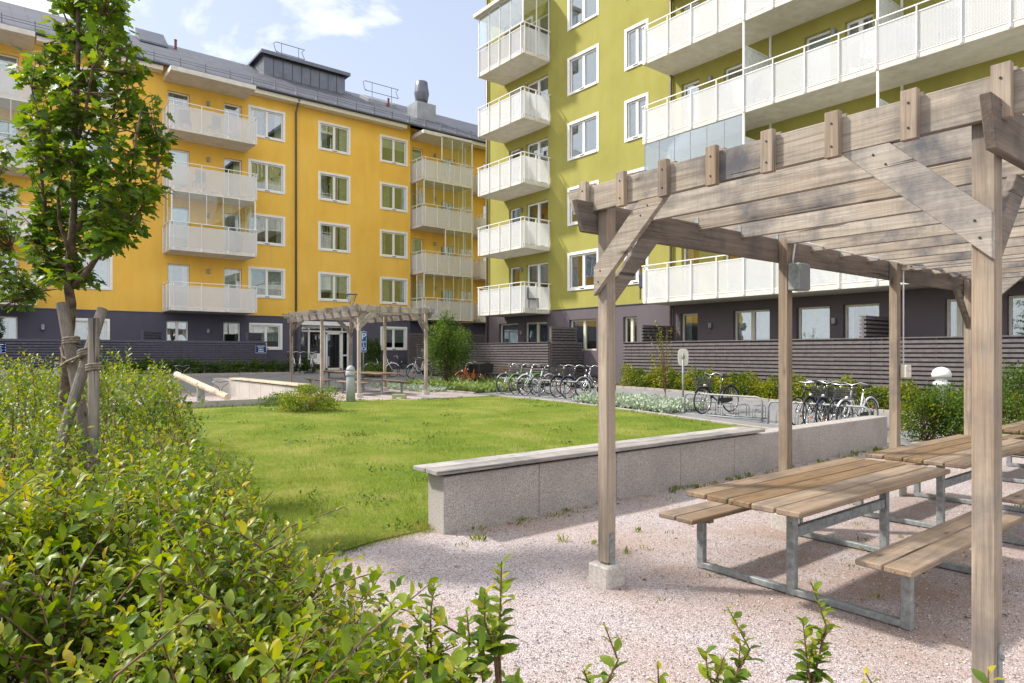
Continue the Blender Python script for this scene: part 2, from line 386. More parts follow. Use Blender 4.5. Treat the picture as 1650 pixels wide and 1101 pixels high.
# ---------- terrain and surfaces ----------
def sheet(name, gx, gy, off, mat):
    vs = []; fs = []; nx, ny = len(gx), len(gy)
    for y in gy:
        for x in gx: vs.append((x, y, G(x, y)+off))
    for j in range(ny-1):
        for i in range(nx-1): fs.append((j*nx+i, j*nx+i+1, (j+1)*nx+i+1, (j+1)*nx+i))
    o = MB().add(vs, fs).build(name, mat, smooth=True); return tag(o, kind='structure')
def lin(a, b, s): n = max(1, int(round((b-a)/s))); return [a+(b-a)*i/n for i in range(n+1)]
def patch(name, A, B, n, m, off, mat):
    vs = []; fs = []
    def res(c):
        L = [0]
        for i in range(1, len(c)): L.append(L[-1]+math.dist(c[i], c[i-1]))
        out = []
        for k in range(n+1):
            t = L[-1]*k/n; i = max(j for j in range(len(L)) if L[j] <= t+1e-9); i = min(i, len(c)-2)
            u = (t-L[i])/(L[i+1]-L[i]); out.append((c[i][0]+(c[i+1][0]-c[i][0])*u, c[i][1]+(c[i+1][1]-c[i][1])*u))
        return out
    a, b = res(A), res(B)
    for k in range(n+1):
        for j in range(m+1):
            u = j/m; x = a[k][0]+(b[k][0]-a[k][0])*u; y = a[k][1]+(b[k][1]-a[k][1])*u; vs.append((x, y, G(x, y)+off))
    for k in range(n):
        for j in range(m): q = k*(m+1)+j; fs.append((q, q+m+1, q+m+2, q+1))
    me = MB().add(vs, fs)
    # make normals point up
    p0, p1, p2 = (Vector(vs[i]) for i in fs[0][:3])
    if (p1-p0).cross(p2-p0).z < 0: me.f = [f[::-1] for f in me.f]
    return tag(me.build(name, mat, smooth=True), kind='structure')
far = [-600, -250, -120, -60, -30]
sheet('ground', far + lin(-14, 34, .5) + [60, 120, 300, 700], far + lin(-14, 44, .5) + [80, 150, 320, 700], -.012, M['soil'])
patch('path', [(13.3, -12), (13.3, 25.6)], [(17.0, -12), (17.0, 25.6)], 60, 8, .0, M['asphalt'])
patch('road', [(-13.9, 25.65), (18, 25.65)], [(-13.9, 31.6), (18, 31.6)], 60, 10, .0, M['asphalt'])
patch('entrance_paving', [(12.3, 31.65), (21, 31.65)], [(12.3, 35.5), (21, 35.5)], 20, 8, .004, M['asphalt'])
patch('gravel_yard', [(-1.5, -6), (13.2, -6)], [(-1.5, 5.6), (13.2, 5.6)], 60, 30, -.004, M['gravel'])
patch('gravel_court', [(9.0, 17.7), (13.2, 17.7)], [(9.0, 25.6), (13.2, 25.6)], 20, 20, .006, M['gravel'])
patch('gravel_playground', [(-3, 18.45), (8.95, 18.45)], [(-3, 25.6), (8.95, 25.6)], 30, 20, .006, M['gravel'])
LAWN_A = [(1.1, 3.6), (1.5, 4.6), (2.1, 5.25), (2.75, 5.45), (3.34, 5.5), (3.36, 5.58), (13.05, 5.58)]
LAWN_B = [(-2.5, 9), (-1.5, 18.35), (3, 18.35), (9, 18.3), (10.5, 17.55), (11.5, 17.5), (13.1, 17.7)]
def lawn_xy(u, v):
    def ev(c, u):
        L = [0]
        for i in range(1, len(c)): L.append(L[-1]+math.dist(c[i], c[i-1]))
        t = L[-1]*u; i = 0
        while i < len(c)-2 and L[i+1] < t: i += 1
        w = (t-L[i])/(L[i+1]-L[i]); return (c[i][0]+(c[i+1][0]-c[i][0])*w, c[i][1]+(c[i+1][1]-c[i][1])*w)
    a, b = ev(LAWN_A, u), ev(LAWN_B, u); return (a[0]+(b[0]-a[0])*v, a[1]+(b[1]-a[1])*v)
patch('lawn', LAWN_A, LAWN_B, 60, 50, .012, M['lawn'])
# grass blades over the lawn (denser where it is near)
def grass():
    P = []
    while len(P) < 170000:
        u, v = random.random(), random.random(); x, y = lawn_xy(u, v)
        d = x*FW[0]+y*FW[1]
        if d < 3.5 or random.random() > min(1, (8.5/d)**1.6): continue
        P.append((x, y, G(x, y)+.010))
    for i in range(6000):   # ragged turf edge at the gravel
        u = random.random()*.36; x, y = lawn_xy(u, 0); P.append((x+random.gauss(0, .07), y+random.gauss(0, .07), .002))
    P = np.array(P); n = len(P)
    D = rng.normal(size=(n, 3))*np.array([.45, .45, 0])+np.array([0, 0, 1.0]); N = rdir(n)
    patchy = .5+.5*np.sin(P[:, 0]*1.9+np.sin(P[:, 1]*1.3)*2)*np.sin(P[:, 1]*1.1+P[:, 0]*.7)+.3*np.sin(P[:, 0]*5.3+P[:, 1]*2)*np.sin(P[:, 1]*4.1-P[:, 0]*3)
    V = np.clip(patchy*.6+rng.random(n)*.5-.05, 0, 1); S = (.026+rng.random(n)*.034)*(1+.5*(np.sin(P[:, 0]*3.1+P[:, 1]*1.7)*np.sin(P[:, 1]*3.7) > .45))
    return tag(leafmesh('grass', P, D, N, S, V, T_BLADE, M['grass']), kind='stuff')
grass()
def clover():
    P = []; 
    for c in range(150):
        u, v = random.random(), random.random()**.7; x, y = lawn_xy(u, v)
        if random.random() < .4: x, y = lawn_xy(random.random(), random.choice([.0, .98])+random.uniform(0, .02))
        r = random.uniform(.05, .22)
        for i in range(int(r*260)): P.append((x+random.gauss(0, r), y+random.gauss(0, r), 0))
    P = np.array(P); P[:, 2] = [G(a, b)+.02+.02*random.random() for a, b in P[:, :2]]; n = len(P)
    return tag(leafmesh('clover', P, rdir(n, .3), rdir(n, 1.5), .03+.03*rng.random(n), .15+.4*rng.random(n), T_LEAF, M['midleaf']), kind='stuff')
clover()
# loose stones
def stones():
    n = 16000; P = []
    while len(P) < n:
        d = 2.0+(random.random()**1.3)*7; px = random.uniform(480, 1700); x, y = atd(px, d)
        if y > 5.2 or x > 13: continue
        P.append((x, y, .001))
    P = np.array(P); k = len(P)
    oct_ = ([(0,0,.5), (.5,0,0), (0,.5,0), (-.5,0,0), (0,-.5,0)], [(0,1,2), (0,2,3), (0,3,4), (0,4,1)])
    D = rdir(k); D[:, 2] *= .3; N = np.tile([0, 0, 1.0], (k, 1))+rng.normal(size=(k, 3))*.25
    me = leafmesh('gravel_stones', P, D, N, .006+rng.random(k)*.010, rng.random(k), oct_, M['stone'])
    return tag(me, kind='stuff')
m, nt, b = newmat('loose_stone'); at = nt.nodes.new('ShaderNodeAttribute'); at.attribute_name = 'vary'
nt.links.new(ramp(nt, at.outputs['Fac'], [(0, (.14, .11, .105)), (.4, (.36, .295, .285)), (.8, (.50, .44, .43)), (1, (.66, .62, .61))]), b.inputs['Base Color'])
b.inputs['Roughness'].default_value = .9; M['stone'] = m
stones()
# kerbs
def kerb(name, pts, w, h, mat, label):
    mb = MB()
    for (x0, y0), (x1, y1) in zip(pts, pts[1:]):
        L = math.dist((x0, y0), (x1, y1)); n = max(1, int(L/1.0)); ux, uy = (x1-x0)/L, (y1-y0)/L; px, py = -uy*w/2, ux*w/2
        for i in range(n):
            a, b_ = L*i/n+.004, L*(i+1)/n-.004
            A = (x0+ux*a, y0+uy*a); B = (x0+ux*b_, y0+uy*b_)
            za, zb = G(*A)-.1, G(*B)-.1
            vs = [(A[0]+px, A[1]+py, za), (B[0]+px, B[1]+py, zb), (B[0]-px, B[1]-py, zb), (A[0]-px, A[1]-py, za)]
            vs += [(x, y, z+.1+h) for x, y, z in vs]
            mb.add(vs, [(0,1,2,3), (7,6,5,4), (0,4,5,1), (1,5,6,2), (2,6,7,3), (3,7,4,0)])
    return tag(mb.build(name, mat, bevel=.006), kind='structure')
kerb('playground_kerb', [(-2.5, 18.4), (7.9, 18.4)], .10, .18, M['aggregate'], '')
kerb('lawn_kerb', [(13.2, 5.6), (13.2, 17.6)], .10, .035, M['kerb'], '')
kerb('path_kerb', [(17.05, -6), (17.05, 20)], .10, .07, M['kerb'], '')
kerb('road_kerb', [(-13, 31.7), (12.2, 31.7)], .12, .10, M['kerb'], '')
kerb('bed_kerb', [(13.4, 5.0), (17.0, 5.0)], .10, .05, M['kerb'], '')
kerb('bed_kerb', [(13.35, 18.9), (13.35, 25.5)], .10, .06, M['kerb'], '')
patch('planting_bed', [(13.4, 2.5), (13.4, 4.95)], [(17.0, 2.5), (17.0, 4.95)], 10, 6, .02, M['soil'])
patch('planting_bed', [(13.45, 19.2), (13.45, 25.4)], [(16.6, 19.2), (16.6, 25.4)], 12, 8, .014, M['soil'])
patch('planting_bed', [(13.55, 10.9), (13.55, 13.9)], [(15.4, 10.9), (15.4, 13.9)], 10, 8, .014, M['soil'])

# ---------- facade toolkit ----------
class Face:
    def __init__(s, axis, pos): s.axis, s.pos = axis, pos
    def pt(s, a, o, z): return (a, s.pos-o, z) if s.axis == 'Y' else (s.pos-o, a, z)
    def a(s, px): return onY(px, s.pos) if s.axis == 'Y' else onX(px, s.pos)
    def rng(s, p0, p1): q = sorted((s.a(p0), s.a(p1))); return q[0], q[1]
    def box(s, mb, a0, a1, o0, o1, z0, z1):
        p, q = s.pt(a0, o0, z0), s.pt(a1, o1, z1); return mb.box(p[0], q[0], p[1], q[1], p[2], q[2])
def wall_with_openings(face, a0, a1, z0, z1, ops, name, mat, parent, depth=.20, label=None):
    ops = [o for o in ops if o[0] > a0-1e-6 and o[1] < a1+1e-6 and o[2] > z0-1e-6 and o[3] < z1+1e-6]
    As = sorted({a0, a1, *[o[0] for o in ops], *[o[1] for o in ops]}); Zs = sorted({z0, z1, *[o[2] for o in ops], *[o[3] for o in ops]})
    mb = MB()
    fl = face.axis == 'X'
    def q(pts): mb.add(pts, [(0,1,2,3) if not fl else (3,2,1,0)], .5)
    for i in range(len(As)-1):
        for j in range(len(Zs)-1):
            ca, cz = (As[i]+As[i+1])/2, (Zs[j]+Zs[j+1])/2
            if any(o[0] < ca < o[1] and o[2] < cz < o[3] for o in ops): continue
            q([face.pt(As[i], 0, Zs[j]), face.pt(As[i+1], 0, Zs[j]), face.pt(As[i+1], 0, Zs[j+1]), face.pt(As[i], 0, Zs[j+1])])
    for b0, b1, y0, y1 in ops:
        d = -depth
        q([face.pt(b0, 0, y0), face.pt(b0, 0, y1), face.pt(b0, d, y1), face.pt(b0, d, y0)][::-1])
        q([face.pt(b1, 0, y0), face.pt(b1, 0, y1), face.pt(b1, d, y1), face.pt(b1, d, y0)])
        q([face.pt(b0, 0, y1), face.pt(b1, 0, y1), face.pt(b1, d, y1), face.pt(b0, d, y1)][::-1])
        q([face.pt(b0, 0, y0), face.pt(b1, 0, y0), face.pt(b1, d, y0), face.pt(b0, d, y0)])
    return mb.build(name, mat, parent)
WN = [0]
def window(face, parent, a0, a1, z0, z1, style='surround', rec=None, sashes=2, mat='white', curtain=None, name='window', vent=True):
    """style surround: white trim flush with the wall; reveal: set back in the opening"""
    WN[0] += 1; k = WN[0]; rs = random.Random(k*13+5)
    rec = (.05 if style == 'surround' else .13) if rec is None else rec
    mb = MB()
    if style == 'surround':
        t = .12; o1, o0 = .018, -.03
        face.box(mb, a0-.003, a0+t, o0, o1, z0, z1); face.box(mb, a1-t, a1+.003, o0, o1, z0, z1)
        face.box(mb, a0+t, a1-t, o0, o1, z1-t, z1+.003); face.box(mb, a0+t, a1-t, o0, o1+.03, z0-.003, z0+t*.8)
        ia0, ia1, iz0, iz1 = a0+t, a1-t, z0+t*.8, z1-t
    else: ia0, ia1, iz0, iz1 = a0+.006, a1-.006, z0+.006, z1-.006
    f = .065
    face.box(mb, ia0, ia0+f, -rec-.07, -rec, iz0, iz1); face.box(mb, ia1-f, ia1, -rec-.07, -rec, iz0, iz1)
    face.box(mb, ia0+f, ia1-f, -rec-.07, -rec, iz1-f, iz1); face.box(mb, ia0+f, ia1-f, -rec-.07, -rec, iz0, iz0+f)
    if sashes == 2:
        c = (ia0+ia1)/2; face.box(mb, c-.065, c+.065, -rec-.07, -rec+.008, iz0+f, iz1-f)
    fr = mb.build(name, M[mat], parent, bevel=.004)
    if style == 'surround' and vent:
        v = MB(); c = (a0+a1)/2; face.box(v, c-.12, c+.12, .02, .055, z0+.035, z0+.075); v.build('vent_slot', M['black'], fr)
    pn = MB(); face.box(pn, ia0+f, ia1-f, -rec-.045, -rec-.035, iz0+f, iz1-f); pn.build('pane', M['glass'], fr)
    cu = MB(); r = rs.random(); w = ia1-ia0; cm = 'curtain' if rs.random() < .55 else 'curtain_green'
    if curtain == 'blind' or (curtain is None and r < .22):
        face.box(cu, ia0, ia1, -rec-.16, -rec-.15, iz0+rs.choice([0, .3, .6])*(iz1-iz0), iz1); cm = 'blind'
    elif curtain != 'none':
        for s0, s1 in ((0, rs.uniform(.12, .4)), (1-rs.uniform(.12, .4), 1)):
            n = max(3, int((s1-s0)*w/.06))
            for i in range(n):
                u0, u1 = ia0+w*(s0+(s1-s0)*i/n), ia0+w*(s0+(s1-s0)*(i+1)/n); dd = .02*(i % 2)
                face.box(cu, u0, u1, -rec-.2-dd, -rec-.185-dd, iz0, iz1)
    if cu.v: cu.build('curtain', M[cm], fr)
    return fr
def balcony(face, parent, a0, a1, depth, zb, ends=(True, True), panel='perf', glaze=None, step=1.0, gl_h=None, label=None, o_in=0.0):
    """slab with railing; glaze: None / (from, to) fraction range of glazed front"""
    mb = MB(); face.box(mb, a0, a1, o_in, depth, zb, zb+.19); sl = mb.build('balcony', M['slab'], parent, bevel=.008)
    if label: sl['label'] = label
    rl = MB(); zt = zb+1.33; n = max(2, int(round((a1-a0)/step)))
    xs = [a0+.12+(a1-a0-.24)*i/n for i in range(n+1)]
    for x in xs:
        face.box(rl, x-.015, x+.015, depth+.012, depth+.045, zb+.04, zt-.02); face.box(rl, x-.045, x+.045, depth+.002, depth+.010, zb+.03, zb+.15)
    face.box(rl, a0-.01, a1+.01, depth+.02, depth+.05, zt-.015, zt+.015)
    face.box(rl, a0-.01, a1+.01, depth+.004, depth+.011, zb+.155, zb+.185)
    face.box(rl, a0-.01, a1+.01, depth+.004, depth+.011, zb+1.15, zb+1.18)
    for e, x in zip(ends, (a0, a1)):
        if not e: continue
        sg = -1 if x == a0 else 1
        for o in (.12, depth*.55, depth-.05): face.box(rl, x+sg*.012, x+sg*.05, o-.02, o+.02, zb+.04, zt-.02)
        face.box(rl, x+sg*.015, x+sg*.055, .0, depth+.02, zt-.02, zt+.02)
    rl.build('railing', M['white'], sl)
    pn = MB(); face.box(pn, a0-.008, a1+.008, depth-.012, depth-.004, zb+.20, zb+1.18)
    for e, x in zip(ends, (a0, a1)):
        if e: sg = -1 if x == a0 else 1; face.box(pn, x+sg*.001, x+sg*.009, .01, depth-.015, zb+.20, zb+1.18)
    pn.build('railing_panel', M[panel], sl)
    if glaze:
        g0, g1 = a0+(a1-a0)*glaze[0]+.05, a0+(a1-a0)*glaze[1]-.05; gz0, gz1 = zb+1.36, zb+(gl_h or 2.76)
        gm = MB(); fm = MB(); n = max(2, int(round((g1-g0)/.75)))
        face.box(gm, g0, g1, depth-.03, depth-.024, gz0, gz1)
        for i in range(n+1):
            x = g0+(g1-g0)*i/n; w = .03 if i in (0, n) else .010
            face.box(fm, x-w, x+w, depth-.045, depth-.01, gz0, gz1)
        face.box(fm, g0, g1, depth-.05, depth-.0, gz1, gz1+.04); face.box(fm, g0, g1, depth-.05, depth+.0, gz0-.04, gz0)
        for gfr, e, x in ((glaze[0], ends[0], a0), (1-glaze[1], ends[1], a1)):
            if e and gfr < .01:
                face.box(gm, x+(.02 if x == a0 else -.026), x+(.026 if x == a0 else -.02), .05, depth-.05, gz0, gz1)
                for o in (.06, depth*.5): face.box(fm, x+(.01 if x == a0 else -.05), x+(.05 if x == a0 else -.01), o-.02, o+.02, gz0, gz1)
        gm.build('glazing', M['balglass'], sl); fm.build('glazing_frame', M['white'], sl)
    return sl

# ---------- YELLOW BUILDING ----------
Y0 = 35.6; FY = Face('Y', Y0); FY2 = Face('Y', 36.0)
ZY = H+1.98; ST = 2.8; XSTEP = onY(661, Y0); EAVE = H+13.76
yb = thing('apartment_building', 'long yellow rendered apartment building with grey pitched roof and white balconies', 'building', (10, 38, .6))
cols = {'A': (400.2, 459.5), 'B': (512.7, 564.6), 'C': (612, 657), 'D': (100, 181.4)}
WIN = []       # face, a0,a1,z0,z1,style,sashes
for k in range(4):
    for c, (p, q) in cols.items():
        a0, a1 = FY.rng(p, q); WIN.append((FY, a0, a1, ZY+k*ST+.92, ZY+k*ST+2.53, 'surround', 2))
for k in range(4):
    zb = ZY+k*ST
    WIN.append((FY, *FY.rng(270, 306), zb+.24, zb+2.36, 'reveal', 1)); WIN.append((FY, *FY.rng(361, 390), zb+.24, zb+2.36, 'reveal', 1))
    WIN.append((FY, *FY.rng(-40, 30), zb+.24, zb+2.36, 'reveal', 2))
    WIN.append((FY2, *FY2.rng(664.5, 682), zb+.24, zb+2.32, 'reveal', 1)); WIN.append((FY2, *FY2.rng(711, 733), zb+.9, zb+2.1, 'reveal', 2))
    WIN.append((FY2, *FY2.rng(779, 791), zb+.24, zb+2.36, 'reveal', 1))
g0 = H-.12; gt = H+1.57
for p, q, z0 in ((-60, 29, g0-.4), (117, 177, g0), (268, 304, g0-.5), (360, 388, g0-.6), (401.5, 455, H+.17), (613, 656, H+.17)):
    a0, a1 = FY.rng(p, q); WIN.append((FY, a0, a1, z0, gt, 'surround' if z0 >= g0 else 'reveal', 2 if q-p > 34 else 1))
ops = [(w[1], w[2], w[3], w[4]) for w in WIN if w[0] is FY]; ops2 = [(w[1], w[2], w[3], w[4]) for w in WIN if w[0] is FY2]
ea0, ea1 = FY.rng(486, 567); ENT = (ea0, ea1, .65, H+1.78)
wall_with_openings(FY, -16, XSTEP, ZY-.02, EAVE+.1, ops, 'wall', M['yellow'], yb)
wall_with_openings(FY2, XSTEP, 31, ZY-.02, EAVE+.1, ops2, 'wall', M['yellow'], yb)
wall_with_openings(FY, -16, XSTEP, .2, ZY-.02, ops+[ENT], 'base_wall', M['purple'], yb)
wall_with_openings(FY2, XSTEP, 31, .2, ZY-.02, ops2, 'base_wall', M['purple'], yb)
mb = MB(); mb.add([(XSTEP, Y0, ZY-.02), (XSTEP, 36.0, ZY-.02), (XSTEP, 36.0, EAVE+.1), (XSTEP, Y0, EAVE+.1)], [(0,1,2,3)]); mb.build('wall_return', M['yellow'], yb)
mb = MB(); FY.box(mb, -16, XSTEP, .004, .03, ZY-.045, ZY-.01); mb.build('drip_moulding', M['zinc'], yb)
# end walls and the dark rooms behind the windows
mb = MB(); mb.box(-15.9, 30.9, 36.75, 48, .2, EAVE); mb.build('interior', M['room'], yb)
mb = MB()
for x in (-16.0, 31.0): mb.prism([(x, Y0 if x < 0 else 36.0, .2), (x, 50, .2), (x, 50, EAVE), (x, 43, H+18.0), (x, Y0 if x < 0 else 36.0, EAVE)], (.05 if x < 0 else -.05, 0, 0))
mb.build('gable_wall', M['yellow'], yb)
mb = MB()
for k in range(4): mb.box(-15.9, 31, 36.02, 36.74, ZY+k*ST, ZY+k*ST+.22)
mb.build('floor_slab', M['slab'], yb)
rd = random.Random(3)
for i, (f, a0, a1, z0, z1, st, sa) in enumerate(WIN): window(f, yb, a0, a1, z0, z1, st, sashes=sa)
# balconies
G1 = (onY(275, 33.95), onY(413, 33.95)); G2 = (onY(682.5, 34.35), onY(762, 34.35)); G0 = (-4.5, onY(57, 33.95))
for k in range(4):
    zb = ZY+k*ST
    balcony(FY, yb, *G1, Y0-33.95, zb, glaze=(0, 1) if k == 1 else None, step=1.15, panel='perf')
    balcony(FY, yb, *G0, Y0-33.95, zb, ends=(False, True), glaze=(0, 1) if k == 2 else None, step=1.15)
    balcony(FY2, yb, *G2, 36.0-34.35, zb, glaze={0: (0, 1), 1: (.42, 1), 2: (0, 1), 3: (.35, 1)}[k], step=.8, panel='perf')
    balcony(FY2, yb, onY(776, 34.9), onY(776, 34.9)+3, 1.1, zb, ends=(True, False))
mb = MB()
for g, f, d in ((G1, FY, Y0-33.95), (G0, FY, Y0-33.95), (G2, FY2, 36-34.35)): f.box(mb, g[0], g[1], 0, d, ZY+4*ST-.06, ZY+4*ST+.16)
mb.build('balcony_canopy', M['slab'], yb, bevel=.008)
# roof
rf = MB(); RY = 43.0; sl = (18.04-13.76)/8.0
def rz(y): return H+13.76+sl*(y-35.0) if y < RY else H+18.04-sl*(y-RY)
rf.add([(-16.6, 35.0, rz(35)), (31.6, 35.0, rz(35)), (31.6, RY, rz(RY)), (-16.6, RY, rz(RY)), (-16.6, 51, rz(51)), (31.6, 51, rz(51)),
        (-16.6, 35.0, rz(35)-.12), (31.6, 35.0, rz(35)-.12), (31.6, RY, rz(RY)-.14), (-16.6, RY, rz(RY)-.14), (-16.6, 51, rz(51)-.14), (31.6, 51, rz(51)-.14)],
       [(0,1,2,3), (3,2,5,4), (6,9,8,7), (9,10,11,8), (0,6,7,1), (0,3,9,6), (1,7,8,2), (3,4,10,9), (2,8,11,5), (4,5,11,10)])
roof = rf.build('roof', M['roof'], yb)
for a0, a1 in ((-16.6, G0[0]), (G0[1]+.1, G1[0]-.1), (G1[1]+.1, G2[0]-.7), (G2[1]+.15, 31.5)):
    MB().box(a0, a1, 35.05, 35.58, rz(35)-.34, rz(35)-.13).build('eave_board', M['cream'], roof)
mb = MB(); mb.tube([(-16.6, 34.95, rz(35)-.06), (31.6, 34.95, rz(35)-.06)], .065, 10); mb.build('gutter', M['zinc'], roof)
mb = MB()
for h in (.16, .28): mb.tube([(-16, 35.5, rz(35.5)+h), (31, 35.5, rz(35.5)+h)], .012, 5)
for x in lin(-15.5, 30.5, 1.15): mb.box(x-.02, x+.02, 35.35, 35.6, rz(35.5)-.05, rz(35.5)+.32)
mb.build('snow_guard', M['zinc'], roof)
seams = MB()
for x in lin(-16.3, 31.3, .62):
    seams.prism([(x, 35.02, rz(35.02)+.001), (x, RY, rz(RY)+.001), (x, RY, rz(RY)+.014), (x, 35.02, rz(35.02)+.014)], (.012, 0, 0))
seams.build('roof_seam', M['roof'], roof)
dx0, dx1 = onY(425.5, 40.9), onY(556, 40.9); dz0, dz1 = H+16.5, H+18.1
mb = MB(); mb.box(dx0, dx1, 40.9, 45.2, dz0, dz1); dm = mb.build('dormer', M['zinc'], roof)
mb = MB()
for i in range(1, 9): x = dx0+(dx1-dx0)*i/9; mb.box(x-.012, x+.012, 40.875, 40.9, dz0+.2, dz1-.12)
mb.build('panel_seam', M['black'], dm)
mb = MB(); mb.box(dx0-.25, dx1+.25, 40.65, 45.5, dz1, dz1+.13); mb.box(dx0-.25, dx1+.25, 40.6, 40.65, dz1-.05, dz1+.17); mb.build('dormer_roof', M['zinc'], dm)
cxx = onY(680, 38.9); mb = MB(); mb.box(cxx-.72, cxx+.72, 38.3, 39.6, rz(38.3)-.1, rz(39.6)+.45); ch = mb.build('chimney', M['zinc_light'], roof)
mb = MB(); mb.lathe((cxx, 38.95, rz(39.6)+.45), [(.36, 0), (.42, .35), (.5, .75), (.5, .85), (.43, 1.25), (.40, 1.55), (.34, 1.6)], 24); mb.build('vent_cowl', M['zinc'], ch, smooth=True)
def roofrail(p0, p1, y, zb, zt):
    x0, x1 = onY(p0, y), onY(p1, y); mb = MB()
    for z in (zt, zt-.62): mb.tube([(x0+.15, y, z), (x1, y, z)], .02, 6)
    mb.tube([(x0+.15, y, zt), (x0, y, zt-.12), (x0+.12, y, zt-.55), (x0+.3, y, zt-.62)], .02, 6)
    mb.tube([(x1, y, zt), (x1-.2, y, zt-.2), (x1, y, zt-.62)], .02, 6)
    for u in (.25, .8): mb.tube([(x0+(x1-x0)*u, y, zb), (x0+(x1-x0)*u, y, zt)], .018, 6)
    mb.build('roof_rail', M['zinc'], roof)
roofrail(441, 491, 42.2, rz(42.2), H+19.65); roofrail(585, 642, 41.3, rz(41.3)-.1, H+18.35)
mb = MB(); a, b_ = onY(586, 41.0), onY(630, 41.0); mb.prism([(a, 40.3, rz(40.3)-.02), (a, 41.6, rz(41.6)-.02), (a, 41.6, rz(41.6)+.22), (a, 40.3, rz(40.3)+.22)], (b_-a, 0, 0)); mb.build('roof_hatch', M['zinc_light'], roof, bevel=.02)
for p, yy in ((283, 41.5), (626, 40.2)):
    x = onY(p, yy); mb = MB(); mb.lathe((x, yy, rz(yy)-.1), [(.07, 0), (.07, .6), (.085, .61), (.085, .65)], 12); mb.build('vent_pipe', M['red'], roof)
for p, q in ((165, 186), (222, 268)):
    x0, x1 = onY(p, 41.6), onY(q, 41.6); mb = MB(); mb.prism([(x0, 41.0, rz(41.0)+.15), (x0, 42.4, rz(42.4)+.55), (x0, 42.4, rz(42.4)+.05), (x0, 41.0, rz(41.0)+.05)], (x1-x0, 0, 0)); mb.build('roof_light', M['zinc'], roof)
# drainpipes, lamps
for p in (477,):
    x = onY(p, 35.5); mb = MB(); mb.tube([(x, 35.5, .7), (x, 35.5, EAVE-.75), (x, 35.2, EAVE-.4), (x, 34.97, EAVE-.15)], .055, 10)
    for z in (2, 5, 8, 11): mb.tube([(x, 35.5, z), (x, 35.5, z+.05)], .068, 10)
    mb.build('drainpipe', M['pipe'], yb, smooth=True)
for k in range(-1, 4):
    for p, f in ((335, FY), (700, FY2)):
        x = f.a(p); z = ZY+k*ST+2.1 if k >= 0 else H+1.1; mb = MB(); f.box(mb, x-.06, x+.06, .0, .13, z-.11, z+.11); mb.build('wall_lamp', M['zinc_light'], yb, bevel=.02)
x = FY.a(69); mb = MB(); FY.box(mb, x-.07, x+.07, 0, .13, H+1.0, H+1.25); mb.build('wall_lamp', M['zinc_light'], yb, bevel=.02)
# entrance
ez0, ez1 = ENT[2], ENT[3]; eY = 35.9
fm = MB(); E = Face('Y', 36.0)
def epx(p): return onY(p, 36.0)
fm_cols = [ea0+.05, epx(498), epx(523), epx(551.5), ea1-.05]
for i, x in enumerate(fm_cols): E.box(fm, x-.045, x+.045, -.08, 0, ez0, ez1-.25)
for z in (ez0+.02, H+1.22, ez1-.3): E.box(fm, ea0+.05, ea1-.05, -.075, .004, z-.045, z+.045)
E.box(fm, epx(551.5), ea1-.05, -.07, .002, H-.18, H-.1)
en = fm.build('entrance', M['white'], yb, bevel=.006)
mb = MB(); E.box(mb, ea0, ea1, -.05, -.04, ez0, ez1-.3); mb.build('pane', M['glass'], en)
mb = MB(); dx_, dy_ = epx(525), epx(550)
for a, b_, z0, z1 in ((dx_, dx_+.09, ez0+.08, H+1.15), (dy_-.09, dy_, ez0+.08, H+1.15), (dx_, dy_, ez0+.08, ez0+.2), (dx_, dy_, H+1.06, H+1.17)): E.box(mb, a, b_, -.03, .03, z0, z1)
mb.tube([E.pt(dx_+.16, .05, H-.75), E.pt(dx_+.16, .05, H-.2)], .02, 8); mb.build('door', M['white'], en)
mb = MB(); E.box(mb, epx(499.5), epx(522), .0, .03, H-.62, H-.02); mb.build('intercom_panel', M['signwhite'], en)
mb = MB(); FY.box(mb, ea0, ea1, -.38, -.01, ez1-.24, ez1-.02); mb.build('entrance_soffit', M['white'], yb)
mb = MB(); mb.box(ea0, ea0-.02, 35.6, 36.0, ez0, ez1); mb.box(ea1, ea1+.02, 35.6, 36.0, ez0, ez1); mb.build('entrance_reveal', M['purple'], yb)
# dark room behind the ground-floor glazing with stair-hall objects
mb = MB(); mb.box(ea0, ea1, 38, 38.1, .6, ez1); mb.build('stair_hall_wall', M['slab'], yb)

# ---------- GREEN BUILDING ----------
X0 = 19.75; FX = Face('X', X0); ZG = H+1.73; DG = X0-18.2
gb = thing('apartment_building', 'tall olive green rendered apartment building with long white balconies and dark ground floor', 'building', (21, 10, .5))
YEND = onX(783, X0); YR = 15.55
GW = []
for k in range(6):
    zb = ZG+k*ST
    for p, q in ((914.7, 965), (1006.3, 1045)): GW.append((*FX.rng(p, q), zb+.93, zb+2.57, 'surround', 2))
    GW.append((*FX.rng(820, 837), zb+.24, zb+2.36, 'reveal', 1)); GW.append((*FX.rng(847, 883), zb+.9 if False else zb+.24, zb+2.36, 'reveal', 2))
    for p, q in ((1098, 1126), (1166, 1200), (1296, 1338), (1361, 1407), (1520, 1566), (1636, 1700)): GW.append((*FX.rng(p, q), zb+.24, zb+2.36, 'reveal', 1 if q-p < 45 and p != 1361 else 2))
GT = H+1.42
for p, q, s in ((804, 835, 1), (845, 882, 2), (917, 961, 2), (1004, 1026, 2), (1096, 1124, 1), (1181, 1240, 2), (1283, 1337, 1), (1358, 1417, 1), (1522, 1565, 2), (1622, 1690, 1)):
    z0 = .75 if p != 917 else H+.1
    GW.append((*FX.rng(p, q), z0, GT, 'reveal', s))
gops = [w[:4] for w in GW]; GTOP = ZG+6*ST+.4
wall_with_openings(FX, -8, YEND, H+1.9, GTOP, gops, 'wall', M['green'], gb, .2)
wall_with_openings(FX, -8, YEND, .2, H+1.9, gops, 'base_wall', M['purple_warm'], gb, .2)
